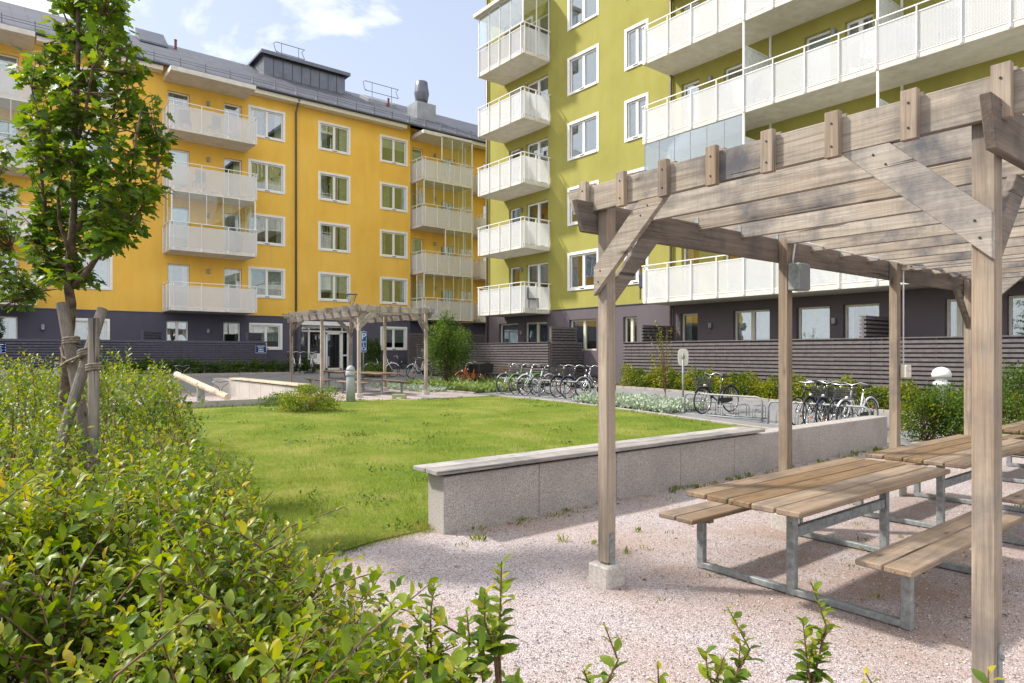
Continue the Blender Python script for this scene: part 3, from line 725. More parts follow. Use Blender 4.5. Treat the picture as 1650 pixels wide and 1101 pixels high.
mb = MB(); mb.box(X0, X0+13, YEND, YEND+.02, H+1.9, GTOP); mb.build('end_wall', M['green'], gb)
mb = MB(); mb.box(X0, X0+13, YEND, YEND+.02, .2, H+1.9); mb.build('end_base_wall', M['purple_warm'], gb)
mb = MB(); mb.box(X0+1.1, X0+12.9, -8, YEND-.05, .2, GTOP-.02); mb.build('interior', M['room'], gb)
mb = MB(); mb.box(X0-.3, X0+13.2, -8.2, YEND+.3, GTOP, GTOP+.25); mb.build('roof', M['roof'], gb)
mb = MB(); FX.box(mb, YR+.2, 22.0, .004, .03, H+1.875, H+1.905); mb.build('drip_moulding', M['zinc'], gb)
mb = MB()
for k in range(6): mb.box(X0+.25, X0+1.09, -8, YEND-.05, ZG+k*ST, ZG+k*ST+.22)
mb.build('floor_slab', M['slab'], gb)
for i, (a0, a1, z0, z1, st, sa) in enumerate(GW):
    window(FX, gb, a0, a1, z0, z1, st, sashes=sa, mat='white' if z0 > H+.5 else 'cream', curtain='none' if (1 < z0 and i % 5 == 0) else None)
LG = (22.15, 25.5)
for k in range(5):
    balcony(FX, gb, *LG, DG, ZG+k*ST, glaze=(0, 1) if k == 4 else None, step=.85, panel='perf_grey' if k == 4 else 'perf', label='topmost balcony at the far end, glazed in with grey panels' if k == 4 else None)
mb = MB(); FX.box(mb, LG[0]-.05, LG[1]+.15, 0, DG+.18, ZG+5*ST+.0, ZG+5*ST+.16); mb.build('balcony_canopy', M['slab'], gb)
bays = [15.5, 11.55, 7.65, 3.75, -.15, -4]
for k in range(5):
    zb = ZG+k*ST; bl = balcony(FX, gb, bays[-1], bays[0], DG, zb, ends=(False, True), step=1.0, panel='perf')
    for y in bays[1:-1]:
        sc = MB(); po = MB(); po2 = MB()
        FX.box(sc, y-.012, y+.012, .03, DG-.06, zb+.25, zb+2.05)
        FX.box(po, y-.03, y+.03, DG-.05, DG-.002, zb+.19, zb+ST); FX.box(po2, y-.03, y+.03, .002, .05, zb+.19, zb+ST); FX.box(sc, y-.025, y+.025, .05, DG-.05, zb+2.05, zb+2.10)
        sc.build('privacy_screen', M['frost'], bl); po.build('partition_post', M['white'], bl); po2.build('partition_post', M['white'], bl)
# glazing of the first bay one floor up
g = MB(); fz0, fz1 = ZG+ST+1.36, ZG+2*ST-.02
FX.box(g, 11.6, 15.45, DG-.03, DG-.024, fz0, fz1); g.build('balcony_glazing', M['glass'], gb)
g = MB()
for i in range(7): y = 11.6+3.85*i/6; FX.box(g, y-.008, y+.008, DG-.036, DG-.018, fz0, fz1)
g.build('glazing_joint', M['zinc_light'], gb)
for p in (1081, 785):
    y = onX(p, X0-.08); mb = MB(); mb.tube([(X0-.08, y, .6), (X0-.08, y, GTOP)], .05, 10); mb.build('drainpipe', M['pipe'], gb, smooth=True)
for k in range(-1, 5):
    for p in (841.5, 1146, 1345):
        y = FX.a(p); z = ZG+k*ST+2.15 if k >= 0 else H+.95; mb = MB(); FX.box(mb, y-.06, y+.06, 0, .13, z-.1, z+.1); mb.build('wall_lamp', M['zinc_light'], gb, bevel=.02)

# ---------- fences ----------
def fence(name, label, p0, p1, z1, z0, mat, slat=.064, gap=.046, group=None, plinth=None):
    mid = ((p0[0]+p1[0])/2, (p0[1]+p1[1])/2, z0); t = thing(name, label, 'fence', mid, group)
    L = math.dist(p0, p1); ux, uy = (p1[0]-p0[0])/L, (p1[1]-p0[1])/L; nx, ny = -uy, ux
    def ob(mb, a, b, w0, w1, za, zb):
        pts = [(p0[0]+ux*s+nx*w, p0[1]+uy*s+ny*w) for s, w in ((a, w0), (b, w0), (b, w1), (a, w1))]
        mb.prism([(x, y, za) for x, y in pts], (0, 0, zb-za))
    sl = MB(); bk = MB(); n = int((z1-z0)/(slat+gap))
    for i in range(n):
        za = z1-(i+1)*(slat+gap)+gap
        m = max(1, int(L/3.6))
        for j in range(m):
            ob(sl, L*j/m+.003, L*(j+1)/m-.003, -.085, -.030, za, za+slat)
            ob(bk, L*j/m+.003, L*(j+1)/m-.003, .030, .085, za-gap-.012, za+.012)
    ob(sl, -.01, L+.01, -.09, .09, z1+.002, z1+.03)
    sl.build('slat_panel', mat, t); bk.build('slat_panel', mat, t)
    n = max(1, int(L/1.2))
    if L > 3: 
        for i in range(n+1):
            mb = MB(); a = L*i/n
            ob(mb, max(0, a-.03), min(L, a+.03), -.0295, .0295, z0-.25, z1+.001)
            mb.build('post', mat, t)
    else:
        for a in (0.03, L-.03): mb = MB(); ob(mb, a-.03, a+.03, -.0295, .0295, z0-.25, z1+.001); mb.build('post', mat, t)
    if plinth:
        mb = MB(); ob(mb, 0, L, -.10, .10, plinth, z0-.02); mb.build('plinth', M['concrete'], t, bevel=.01)
    return t
yf = onY(428, 33.3)
fence('slatted_fence', 'long dark violet slatted fence in front of the yellow building', (-12, 33.3), (yf, 33.3), H+.54, H-.66, M['fence_blue'], plinth=.35)
fence('slatted_fence', 'dark violet slatted fence side returning to the yellow wall beside the blue sign', (yf, 33.38), (yf, 35.5), H+.54, H-.66, M['fence_blue'])
tx0, tx1 = onY(658, 33.6), onY(795, 33.6)
fence('slatted_fence', 'tall dark slatted fence behind the multi-stemmed shrub below the yellow corner balconies', (tx0, 33.6), (tx1, 33.6), H+1.1, H-.75, M['fence'])
XF = 17.9
fence('slatted_fence', 'mauve slatted fence at the far corner of the green building, behind the packed bicycles', (XF, 20.1), (XF, 30.5), H+.42, H-1.0, M['fence'])
fence('slatted_fence', 'shaded short fence side running back to the green wall behind the bicycle handlebars', (XF+.06, 20.1), (X0-.06, 20.1), H+.42, H-1.0, M['fence'])
fence('privacy_screen_fence', 'tall slatted screen below the lowest green-wall windows, left of the near left pergola post', (XF+.35, 20.45), (X0-.06, 20.45), H+1.05, H-.9, M['fence'])
fence('slatted_fence', 'long mauve slatted fence behind the golden hedge in front of the green building', (XF, -5), (XF, 16.1), H+.36, H-1.0, M['fence'])
fence('slatted_fence', 'short fence side closing the left end of the long mauve fence', (XF+.06, 16.1), (X0-.06, 16.1), H+.36, H-1.0, M['fence'])
for p, lab in ((1033, 'slatted screen standing above the fence behind the sparse young tree'), (1390, 'slatted screen standing above the fence between the two middle far pergola posts')):
    y = onX(p, XF+.15); fence('privacy_screen_fence', lab, (XF+.15, y), (X0-.06, y), H+.95, H-.9, M['fence'])
for p, lab in ((228, 'small slatted screen with a plant above the violet fence, left of the lower yellow balcony'), (396, 'small slatted screen above the right end of the violet fence')):
    x = onY(p, 33.9); fence('privacy_screen_fence', lab, (x, 33.7), (x+.9, 34.4), H+.98, H-.6, M['fence_blue'])

# ---------- pergolas ----------
def make_pergola(label, xs, W, loc, rz):
    t = thing('pergola', label, 'pergola', (0, 0, 0), 'timber pergolas'); hp = .0475
    for x in xs:
        for y in (0, W):
            o = MB().box(x-hp, x+hp, y-hp, y+hp, .16, 2.805).build('post', M['wz'], t, bevel=.006)
            MB().box(x-.10, x+.10, y-.10, y+.10, -.1, .15).build('footing', M['concrete'], o, bevel=.012)
            b = MB(); b.box(x-.022, x+.022, y-hp-.008, y-hp-.001, .10, .38)
            for z in (.22, .32): b.tube([(x, y-hp-.004, z), (x, y-hp-.02, z)], .012, 6)
            b.build('post_bracket', M['galv'], o)
    L = xs[-1]; pz0, pz1 = 2.585, 2.81
    for y0, y1 in ((-hp-.046, -hp-.001), (W+hp+.001, W+hp+.046)):
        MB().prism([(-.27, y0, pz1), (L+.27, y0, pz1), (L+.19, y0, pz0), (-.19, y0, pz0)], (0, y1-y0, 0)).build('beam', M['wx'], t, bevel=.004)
    n = int(round((L+.12)/.64)); rx = [-hp-.046+(L+2*hp+.046)*i/n for i in range(n+1)]
    for i, x in enumerate(rx):
        z0 = 2.745 if i == 0 else 2.75
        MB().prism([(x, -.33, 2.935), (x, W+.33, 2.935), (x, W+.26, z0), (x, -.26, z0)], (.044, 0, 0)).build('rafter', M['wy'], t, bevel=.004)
        if i:
            for y in (-hp-.02, W+hp+.02): MB().box(x-.004, x-.001, y-.02, y+.02, 2.76, 2.86).build('rafter_bracket', M['galv'], t)
    x = rx[0]; nb = int(round((W+.2)/.37))
    for i in range(nb+1):
        y = -.09+(W+.21)*i/nb
        b = MB(); b.box(x-.042, x-.001, y-.037, y+.037, 2.725, 2.965); b.build('end_block', M['wz'], t, bevel=.002)
        b = MB(); b.box(x+.046, x+.08, y-.037, y+.037, 2.816, 2.965); b.build('end_block', M['wz'], t, bevel=.002)
    def screws(par, pts):
        for p in pts: MB().tube([(p[0]-.003, p[1], p[2]), (p[0]+.004, p[1], p[2])], .006, 6).build('screw', M['black'], par)
    bl_ = [o for o in t.children if o.name.startswith('end_block')][::2]
    for i, o in enumerate(bl_): screws(o, [(x-.043, -.09+(W+.21)*i/nb, z) for z in (2.78, 2.90)])
    def brace(pl, x, y, dx, dy):
        b = MB(); s = .58; w = .11
        # parallelogram from post up to rafter or beam
        zl, zt = 2.12 if pl == 'y' else 2.05, 2.744 if pl == 'y' else 2.583
        rise = zt-zl-.16
        if pl == 'y':
            x0 = x; pts = [(x0, y-dy*hp, zl), (x0, y-dy*hp, zl+.21), (x0, y+dy*(rise-.08), zt), (x0, y+dy*(rise+.16), zt)]
            o = b.prism(pts, (-.042, 0, 0) if dx < 0 else (.042, 0, 0)).build('brace', M['wy'], t, bevel=.003)
            if dx < 0: screws(o, [(x0-.043, y+dy*q, z) for q, z in ((.0, 2.22), (.02, 2.30), (.40, 2.64), (.46, 2.70))])
        else:
            pts = [(x+dx*hp, y, zl), (x+dx*hp, y, zl+.17), (x+dx*(rise-.0), y, zt), (x+dx*(rise+.2), y, zt)]
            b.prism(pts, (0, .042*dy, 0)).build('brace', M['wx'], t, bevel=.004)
    for y, s in ((0, 1), (W, -1)):
        brace('y', -hp-.002, y, -1, s); brace('y', L+hp+.002, y, 1, s)
        brace('x', 0, y-.021 if s > 0 else y+.021, 1, 1 if s > 0 else -1); brace('x', L, y-.021 if s > 0 else y+.021, -1, 1 if s > 0 else -1)
    t.location = loc; t.rotation_euler = (0, 0, rz); return t
PG = make_pergola('large weathered timber pergola over the near picnic tables', [0, 2.5, 5.0, 7.5], 2.38, (3.61, 1.04, 0), 0)
P2Z = G(10.5, 20)
make_pergola('smaller distant timber pergola in front of the yellow building entrance', [0, 2.95, 5.9], 2.45, (11.75, 19.5, P2Z), math.pi/2)

# things fixed to the pergola
cb = thing('junction_box', 'grey electrical box on the second far post of the near pergola', 'electrical box', (6.16, 3.35, 2.0))
MB().box(6.06, 6.26, 3.25, 3.37, H+.60, H+.86).build('casing', M['galv'], cb, bevel=.01)
MB().box(6.07, 6.25, 3.244, 3.249, H+.61, H+.85).build('cover', M['zinc_light'], cb)
cbl = MB(); yy = 3.355
cbl.tube([(6.13, 3.36, H+.86), (6.17, 3.355, 2.77), (6.25, 3.35, 2.79), (7.4, 3.35, 2.775), (8.55, 3.35, 2.78), (8.68, 3.35, 2.76)], .011, 6)
cbl.tube([(8.7, 3.36, 2.76), (8.7, 3.36, 1.5)], .009, 6); cbl.tube([(8.7, 3.35, 2.74), (8.72, 3.3, 2.72), (8.75, 1.2, 2.73)], .011, 6)
tag(cbl.build('cable', M['white'], smooth=True), 'thin white cable running along the dark beam and down the third post', 'cable')
so = thing('power_socket', 'white outdoor power socket on the third far post of the near pergola', 'socket', (8.7, 3.36, 1.4))
MB().box(8.62, 8.76, 3.29, 3.37, 1.40, 1.56).build('casing', M['cream'], so, bevel=.012)
b = MB()
for z in (1.44, 1.50): b.tube([(8.68, 3.289, z), (8.68, 3.28, z)], .016, 10)
b.build('outlet', M['white'], so)
jb = MB(); jb.box(8.66, 8.74, 3.30, 3.37, 2.70, 2.80); tag(jb.build('junction_box', M['cream'], bevel=.008), 'small pale cable box at the top of the third post', 'electrical box')
cd = MB(); cd.tube([(11.1, 3.34, .1), (11.1, 3.34, 2.6), (10.95, 3.36, 2.75), (10.3, 3.36, 2.80), (8.8, 3.36, 2.80)], .022, 8); tag(cd.build('conduit', M['galv'], smooth=True), 'grey conduit up the last far post of the near pergola', 'conduit')

# ---------- picnic tables ----------
def make_table():
    t = thing('picnic_table', '', 'picnic table', (0, 0, 0), 'picnic tables')
    w = .158; tb = MB()
    for i in range(5): tb.box(0, 2.4, .005+i*.166, .005+i*.166+w, .712, .75)
    tb.build('tabletop', M['tx'], t, bevel=.007)
    for y0 in (-.48, 1.02):
        sb = MB()
        for i in range(2): sb.box(.34, 2.4, y0+i*.165, y0+i*.165+w, .415, .452)
        sb.build('seat', M['tx'], t, bevel=.007)
    b = MB()
    for x in (.62, 1.05, 1.42, 2.15): b.prism([(x-.03, .06, .709), (x-.03, .77, .709), (x-.03, .70, .665), (x-.03, .13, .665)], (.06, 0, 0))
    for y0 in (-.48, 1.02):
        for x in (.62, 1.3, 2.15): b.box(x-.03, x+.03, y0+.03, y0+.29, .38, .413)
    b.build('bearer', M['tx'], t, bevel=.003)
    for x in (.66, 2.15):
        g = MB(); g.box(x-.025, x+.025, -.36, 1.20, .005, .05)
        for y in (-.33, 1.17): g.box(x-.026, x+.026, y-.031, y+.031, .0, .379)
        g.box(x-.027, x+.027, .385, .447, .0, .664)
        for z in (.36, .50): g.tube([(x-.033, .416, z), (x-.042, .416, z)], .013, 8); g.tube([(x+.033, .416, z), (x+.047, .416, z)], .015, 8)
        g.build('leg', M['galv'], t, bevel=.005)
    MB().box(.693, 2.117, .395, .437, .40, .475).build('crossbar', M['galv'], t, bevel=.004)
    return t
tb0 = make_table(); tb0.location = (3.8, 2.03, 0); tb0['label'] = 'nearest brown picnic table on galvanised legs, at the open end of the large pergola'
dup(tb0, (6.53, 2.03, 0), 0, 'second picnic table under the large pergola, just behind the nearest one')
dup(tb0, (9.95, 2.03, 0), 0, 'third picnic table at the far end of the large pergola, half hidden')
dup(tb0, (11.0, 19.75, P2Z), math.pi/2, 'right-hand picnic table under the distant pergola')
dup(tb0, (11.0, 22.7, P2Z), math.pi/2, 'rear picnic table under the distant pergola, nearer the entrance')

# ---------- seat walls ----------
sw = thing('seat_wall', 'long low aggregate concrete seat wall between the lawn and the gravel', 'wall', (8, 5.4, 0))
mb = MB(); edges = [3.37+1.18*i for i in range(8)]+[12.95]
for a, b_ in zip(edges, edges[1:]): mb.box(a+.003, b_-.003, 5.27, 5.56, -.15, .54)
mb.build('wall', M['aggregate'], sw, bevel=.008)
mb = MB(); mb.box(3.25, 8.75, 5.20, 5.40, .573, .615); mb.box(3.25, 8.75, 5.415, 5.63, .573, .615); mb.build('seat', M['grey_wood'], sw, bevel=.005)
mb = MB()
for x in lin(3.5, 8.5, .85): mb.box(x-.03, x+.03, 5.29, 5.54, .541, .572)
mb.build('batten', M['black'], sw)
fz = G(6.6, 20)
sw2 = thing('seat_wall', 'distant pale concrete seat wall beside the seesaw gravel', 'wall', (6.6, 20, fz))
mb = MB()
for i in range(8): mb.box(6.45, 6.78, 17.0+i*1.05, 17.0+(i+1)*1.05-.01, 0, fz+.52)
mb.build('wall', M['concrete'], sw2, bevel=.01)
mb = MB(); mb.box(6.40, 6.6, 17.0, 23.2, fz+.55, fz+.595); mb.box(6.615, 6.83, 17.0, 23.2, fz+.55, fz+.595); mb.build('seat', M['log'], sw2, bevel=.005)

# ---------- seesaw ----------
sx, sy = gp(324.6, 649.5, .27); sz = G(sx, sy)
ss = thing('seesaw', 'pale log seesaw with wire handles on a metal pivot', 'seesaw', (sx, sy, sz))
a, b_ = p3(367, 640.5, 18.2), p3(284.5, 603.5, 20.2)
MB().tube([a, (a+b_)/2, b_], .095, 14).build('beam', M['log'], ss)
mb = MB(); mb.box((a+b_).x/2-.10, (a+b_).x/2+.10, (a+b_).y/2-.06, (a+b_).y/2+.06, sz-.1, (a+b_).z/2-.05); mb.build('pivot', M['galv'], ss, bevel=.01)
for u in (.13, .87):
    c = a.lerp(b_, u)+Vector((0, 0, .09)); h = MB()
    h.tube([c+Vector(q) for q in ((-.02, 0, -.02), (-.05, 0, .1), (-.19, 0, .19), (-.21, 0, .25), (-.1, 0, .26), (0, 0, .23), (.1, 0, .26), (.21, 0, .25), (.19, 0, .19), (.05, 0, .1), (.02, 0, -.02))], .011, 6)
    h.build('handle', M['zinc'], ss, smooth=True)

# ---------- lamps, signs ----------
bx, by = gp(565, 648, .28); bz = G(bx, by)
bl = thing('bollard_lamp', 'grey domed bollard lamp at the far edge of the lawn', 'lamp', (bx, by, bz))
MB().lathe((bx, by, bz-.05), [(.13, 0), (.125, .75), (.105, .80), (.105, .86)], 24).build('column', M['greypaint'], bl, smooth=True)
MB().lathe((bx, by, bz+.76), [(.145, 0), (.15, .03), (.145, .10), (.12, .16)], 24).build('collar', M['greypaint'], bl, smooth=True)
MB().lathe((bx, by, bz+.90), [(.13, 0), (.13, .05), (.10, .11), (.05, .15), (.005, .165)], 24).build('dome', M['greypaint'], bl, smooth=True)
wx_, wy_ = atd(1517, 14.2); wz_ = G(wx_, wy_)
wl = thing('bollard_lamp', 'white dome-topped bollard lamp behind the bright shrub', 'lamp', (wx_, wy_, wz_))
MB().lathe((wx_, wy_, wz_-.05), [(.09, 0), (.09, .95), (.16, .96), (.16, 1.02), (.11, 1.05), (.11, 1.12)], 24).build('column', M['white'], wl, smooth=True)
MB().lathe((wx_, wy_, H-.52), [(.185, 0), (.185, .08), (.16, .15), (.10, .20), (.005, .225)], 24).build('dome', M['white'], wl, smooth=True)
lx, ly = atd(566.5, 28.5); lz = G(lx, ly)
st = thing('street_lamp', 'slim street lamp with a conical glass lantern rising behind the distant pergola', 'street lamp', (lx, ly, lz))
MB().tube([(lx, ly, lz-.1), (lx, ly, lz+1.2), (lx, ly, H+2.05)], [.055, .05, .035], 10).build('pole', M['galv'], st, smooth=True)
MB().lathe((lx, ly, H+2.05), [(.06, 0), (.09, .05), (.23, .45)], 16).build('lantern_glass', M['balglass'], st)
MB().lathe((lx, ly, H+2.50), [(.26, 0), (.26, .03), (.05, .07)], 16).build('lantern_cap', M['zinc_light'], st)
mb = MB()
for k in range(4): th = k*math.pi/2; mb.tube([(lx+.07*math.cos(th), ly+.07*math.sin(th), H+2.06), (lx+.235*math.cos(th), ly+.235*math.sin(th), H+2.5)], .01, 5)
mb.build('lantern_frame', M['galv'], st)

FWV, RTV = Vector((FW[0], FW[1], 0)), Vector((RT[0], RT[1], 0))
def text(name, s, size, loc, mat, parent, xdir, ext=.003, align='CENTER'):
    cu = bpy.data.curves.new(name, 'FONT'); cu.body = s; cu.size = size; cu.extrude = ext; cu.align_x = align; cu.align_y = 'CENTER'; cu.materials.append(mat)
    tmp = bpy.data.objects.new('tmp', cu); C.objects.link(tmp)
    dg = bpy.context.evaluated_depsgraph_get(); me = bpy.data.meshes.new_from_object(tmp.evaluated_get(dg)); bpy.data.objects.remove(tmp)
    o = bpy.data.objects.new(name, me); C.objects.link(o); me.materials.clear(); me.materials.append(mat)
    x = Vector(xdir).normalized(); z = Vector((0, 0, 1)); y = x.cross(z)  # reading plane x-z, facing -y'
    m = Matrix(((x.x, z.x, -y.x*-1, 0), (x.y, z.y, -y.y*-1, 0), (x.z, z.z, 0, 0), (0, 0, 0, 1)))
    L = ORG[parent.name]; me.transform(Matrix.Translation(Vector(loc)-L) @ m); o.parent = parent; return o
sgx, sgy = atd(586, 31); sgz = G(sgx, sgy)
sg = thing('parking_sign', 'blue disabled parking sign with white P and wheelchair symbol on a thin pole', 'sign', (sgx, sgy, sgz))
MB().tube([(sgx, sgy+.03, sgz-.1), (sgx, sgy+.03, H+1.03)], .03, 8).build('pole', M['galv'], sg, smooth=True)
w = .125
for z0, z1, in ((H+.53, H+1.0), (H+.04, H+.51)):
    pl = MB().box(sgx-w-.01, sgx+w+.01, sgy-.008, sgy, z0, z1).build('sign_plate', M['signwhite'], sg)
    MB().box(sgx-w+.006, sgx+w-.006, sgy-.0115, sgy-.0085, z0+.016, z1-.016).build('sign_face', M['blue'], pl)
text('letter_p', 'P', .42, (sgx, sgy-.014, H+.765), M['signwhite'], sg, (1, 0, 0))
wc = MB(); c = Vector((sgx-.005, sgy-.016, H+.21))
wc.ring(c, .082, .013, n=20, a0=math.pi*.75, a1=math.pi*2.05); wc.ring(c+Vector((-.02, 0, .225)), .012, .014, n=10)
wc.tube([c+Vector((-.015, 0, .19)), c+Vector((-.01, 0, .05)), c+Vector((.06, 0, .045)), c+Vector((.095, 0, -.06)), c+Vector((.12, 0, -.05))], .014, 6); wc.tube([c+Vector((-.012, 0, .13)), c+Vector((.05, 0, .125))], .011, 6)
wc.build('wheelchair_symbol', M['signwhite'], sg)
for p, lab in ((421, 'small blue notice sign with white lettering on the right end of the violet fence'), (-4, 'small blue notice sign on the violet fence at the left picture edge')):
    x = onY(p, 33.2); s = thing('notice_sign', lab, 'sign', (x, 33.2, H+.2))
    MB().box(x-.26, x+.26, 33.22, 33.235, H+.0, H+.42).build('sign_plate', M['signwhite'], s)
    MB().box(x-.245, x+.245, 33.215, 33.2195, H+.015, H+.405).build('sign_face', M['blue'], s)
    tm = MB(); rr = random.Random(4)
    for zz, ww in ((.335, .19), (.25, .13), (.165, .12), (.08, .14)):
        u = -ww
        while u < ww: v = rr.uniform(.02, .05); tm.box(x+u, x+min(u+v, ww), 33.211, 33.2145, H+zz-.018, H+zz+.018); u += v+.015
    tm.build('lettering', M['signwhite'], s)
rx_, ry_ = atd(1100.5, 18.3); rz_ = G(rx_, ry_)
rs_ = thing('road_sign', 'back of a pale rounded sign on a thin grey pole by the cycle stand', 'sign', (rx_, ry_, rz_))
MB().tube([(rx_, ry_, rz_-.1), (rx_, ry_, H-.0)], .028, 8).build('pole', M['galv'], rs_, smooth=True)
pts = []
for k in range(24):
    th = 2*math.pi*k/24; cxn = math.copysign(abs(math.cos(th))**.5, math.cos(th))*.145; czn = math.copysign(abs(math.sin(th))**.6, math.sin(th))*.235
    pts.append((rx_+.05+cxn*RT[0], ry_+cxn*RT[1]+.03, H-.12+czn))
MB().prism(pts, (.012, .015, 0)).build('sign_plate', M['cream'], rs_, bevel=.003)
MB().box(rx_-.05, rx_+.03, ry_-.04, ry_+.03, H-.14, H-.06).build('clamp', M['galv'], rs_)
ux_, uy_ = gp(643.5, 643, .28); uz = G(ux_, uy_)
ub = thing('utility_box', 'low pale green utility box at the far lawn edge', 'utility box', (ux_, uy_, uz))
d1 = RTV*.21; d2 = FWV*.12; c0 = Vector((ux_, uy_, uz-.02))
MB().prism([c0-d1-d2, c0+d1-d2, c0+d1+d2, c0-d1+d2], (0, 0, .17)).build('casing', plain('pale_green_plastic', (.28, .34, .14), .5), ub, bevel=.012)
MB().prism([c0-RTV*.07-d2-FWV*.004+Vector((0,0,.04)), c0+RTV*.07-d2-FWV*.004+Vector((0,0,.04)), c0+RTV*.07-d2+Vector((0,0,.04)), c0-RTV*.07-d2+Vector((0,0,.04))], (0, 0, .03)).build('plate', M['signwhite'], ub)

# ---------- cycle stands ----------
def stand(y0, y1, label):
    x = 14.1; z = (G(x, y0)+G(x, y1))/2; t = thing('bicycle_stand', label, 'bicycle stand', (x, (y0+y1)/2, z), 'tubular bicycle stands')
    h = .55; r = .15; pts = [(x, y0, z-.02), (x, y0, z+h-r)]
    for k in range(1, 6): a = math.pi/2*k/6; pts.append((x, y0+r*(1-math.cos(a)), z+h-r+r*math.sin(a)))
    pts.append((x, y0+r, z+h)); pts.append((x, y1-r, z+h))
    for k in range(1, 6): a = math.pi/2*k/6; pts.append((x, y1-r+r*math.sin(a), z+h-r+r*math.cos(a)))
    pts += [(x, y1, z+h-r), (x, y1, z-.02)]
    MB().tube(pts, .024, 10).build('top_rail', M['galv'], t, smooth=True)
    mb = MB(); mb.tube([(x, y0, z+.03), (x, y1, z+.03)], .02, 8); mb.tube([(x+.45, y0+.1, z+.03), (x+.45, y1-.1, z+.03)], .02, 8)
    for u in (0.08, .92): mb.tube([(x, y0+(y1-y0)*u, z+.03), (x+.45, y0+(y1-y0)*u, z+.03)], .02, 8)
    mb.build('base_rail', M['galv'], t, smooth=True)
    n = 5
    for i in range(n):
        y = y0+(y1-y0)*(i+.5)/n; g = MB()
        for dy in (-.035, .035): g.tube([(x, y+dy, z+.03), (x, y+dy, z+.30), (x+.04, y+dy, z+.34), (x+.38, y+dy, z+.34), (x+.45, y+dy, z+.28), (x+.45, y+dy, z+.03)], .009, 5)
        g.build('wheel_holder', M['galv'], t, smooth=True)
RK = [(onX(868, 14.1), onX(801, 14.1)), (onX(950, 14.1), onX(870.5, 14.1)), (onX(1228, 14.1), onX(1103, 14.1)), (onX(1402, 14.1), onX(1238, 14.1))]
for (a, b_), l in zip(RK, ('farthest cycle stand, holding the green and white bicycles', 'second farthest cycle stand, holding black bicycles with baskets', 'cycle stand holding a single black bicycle beside the pale sign', 'nearest cycle stand, partly hidden by the seat wall and a pergola post')): stand(a, b_, l)

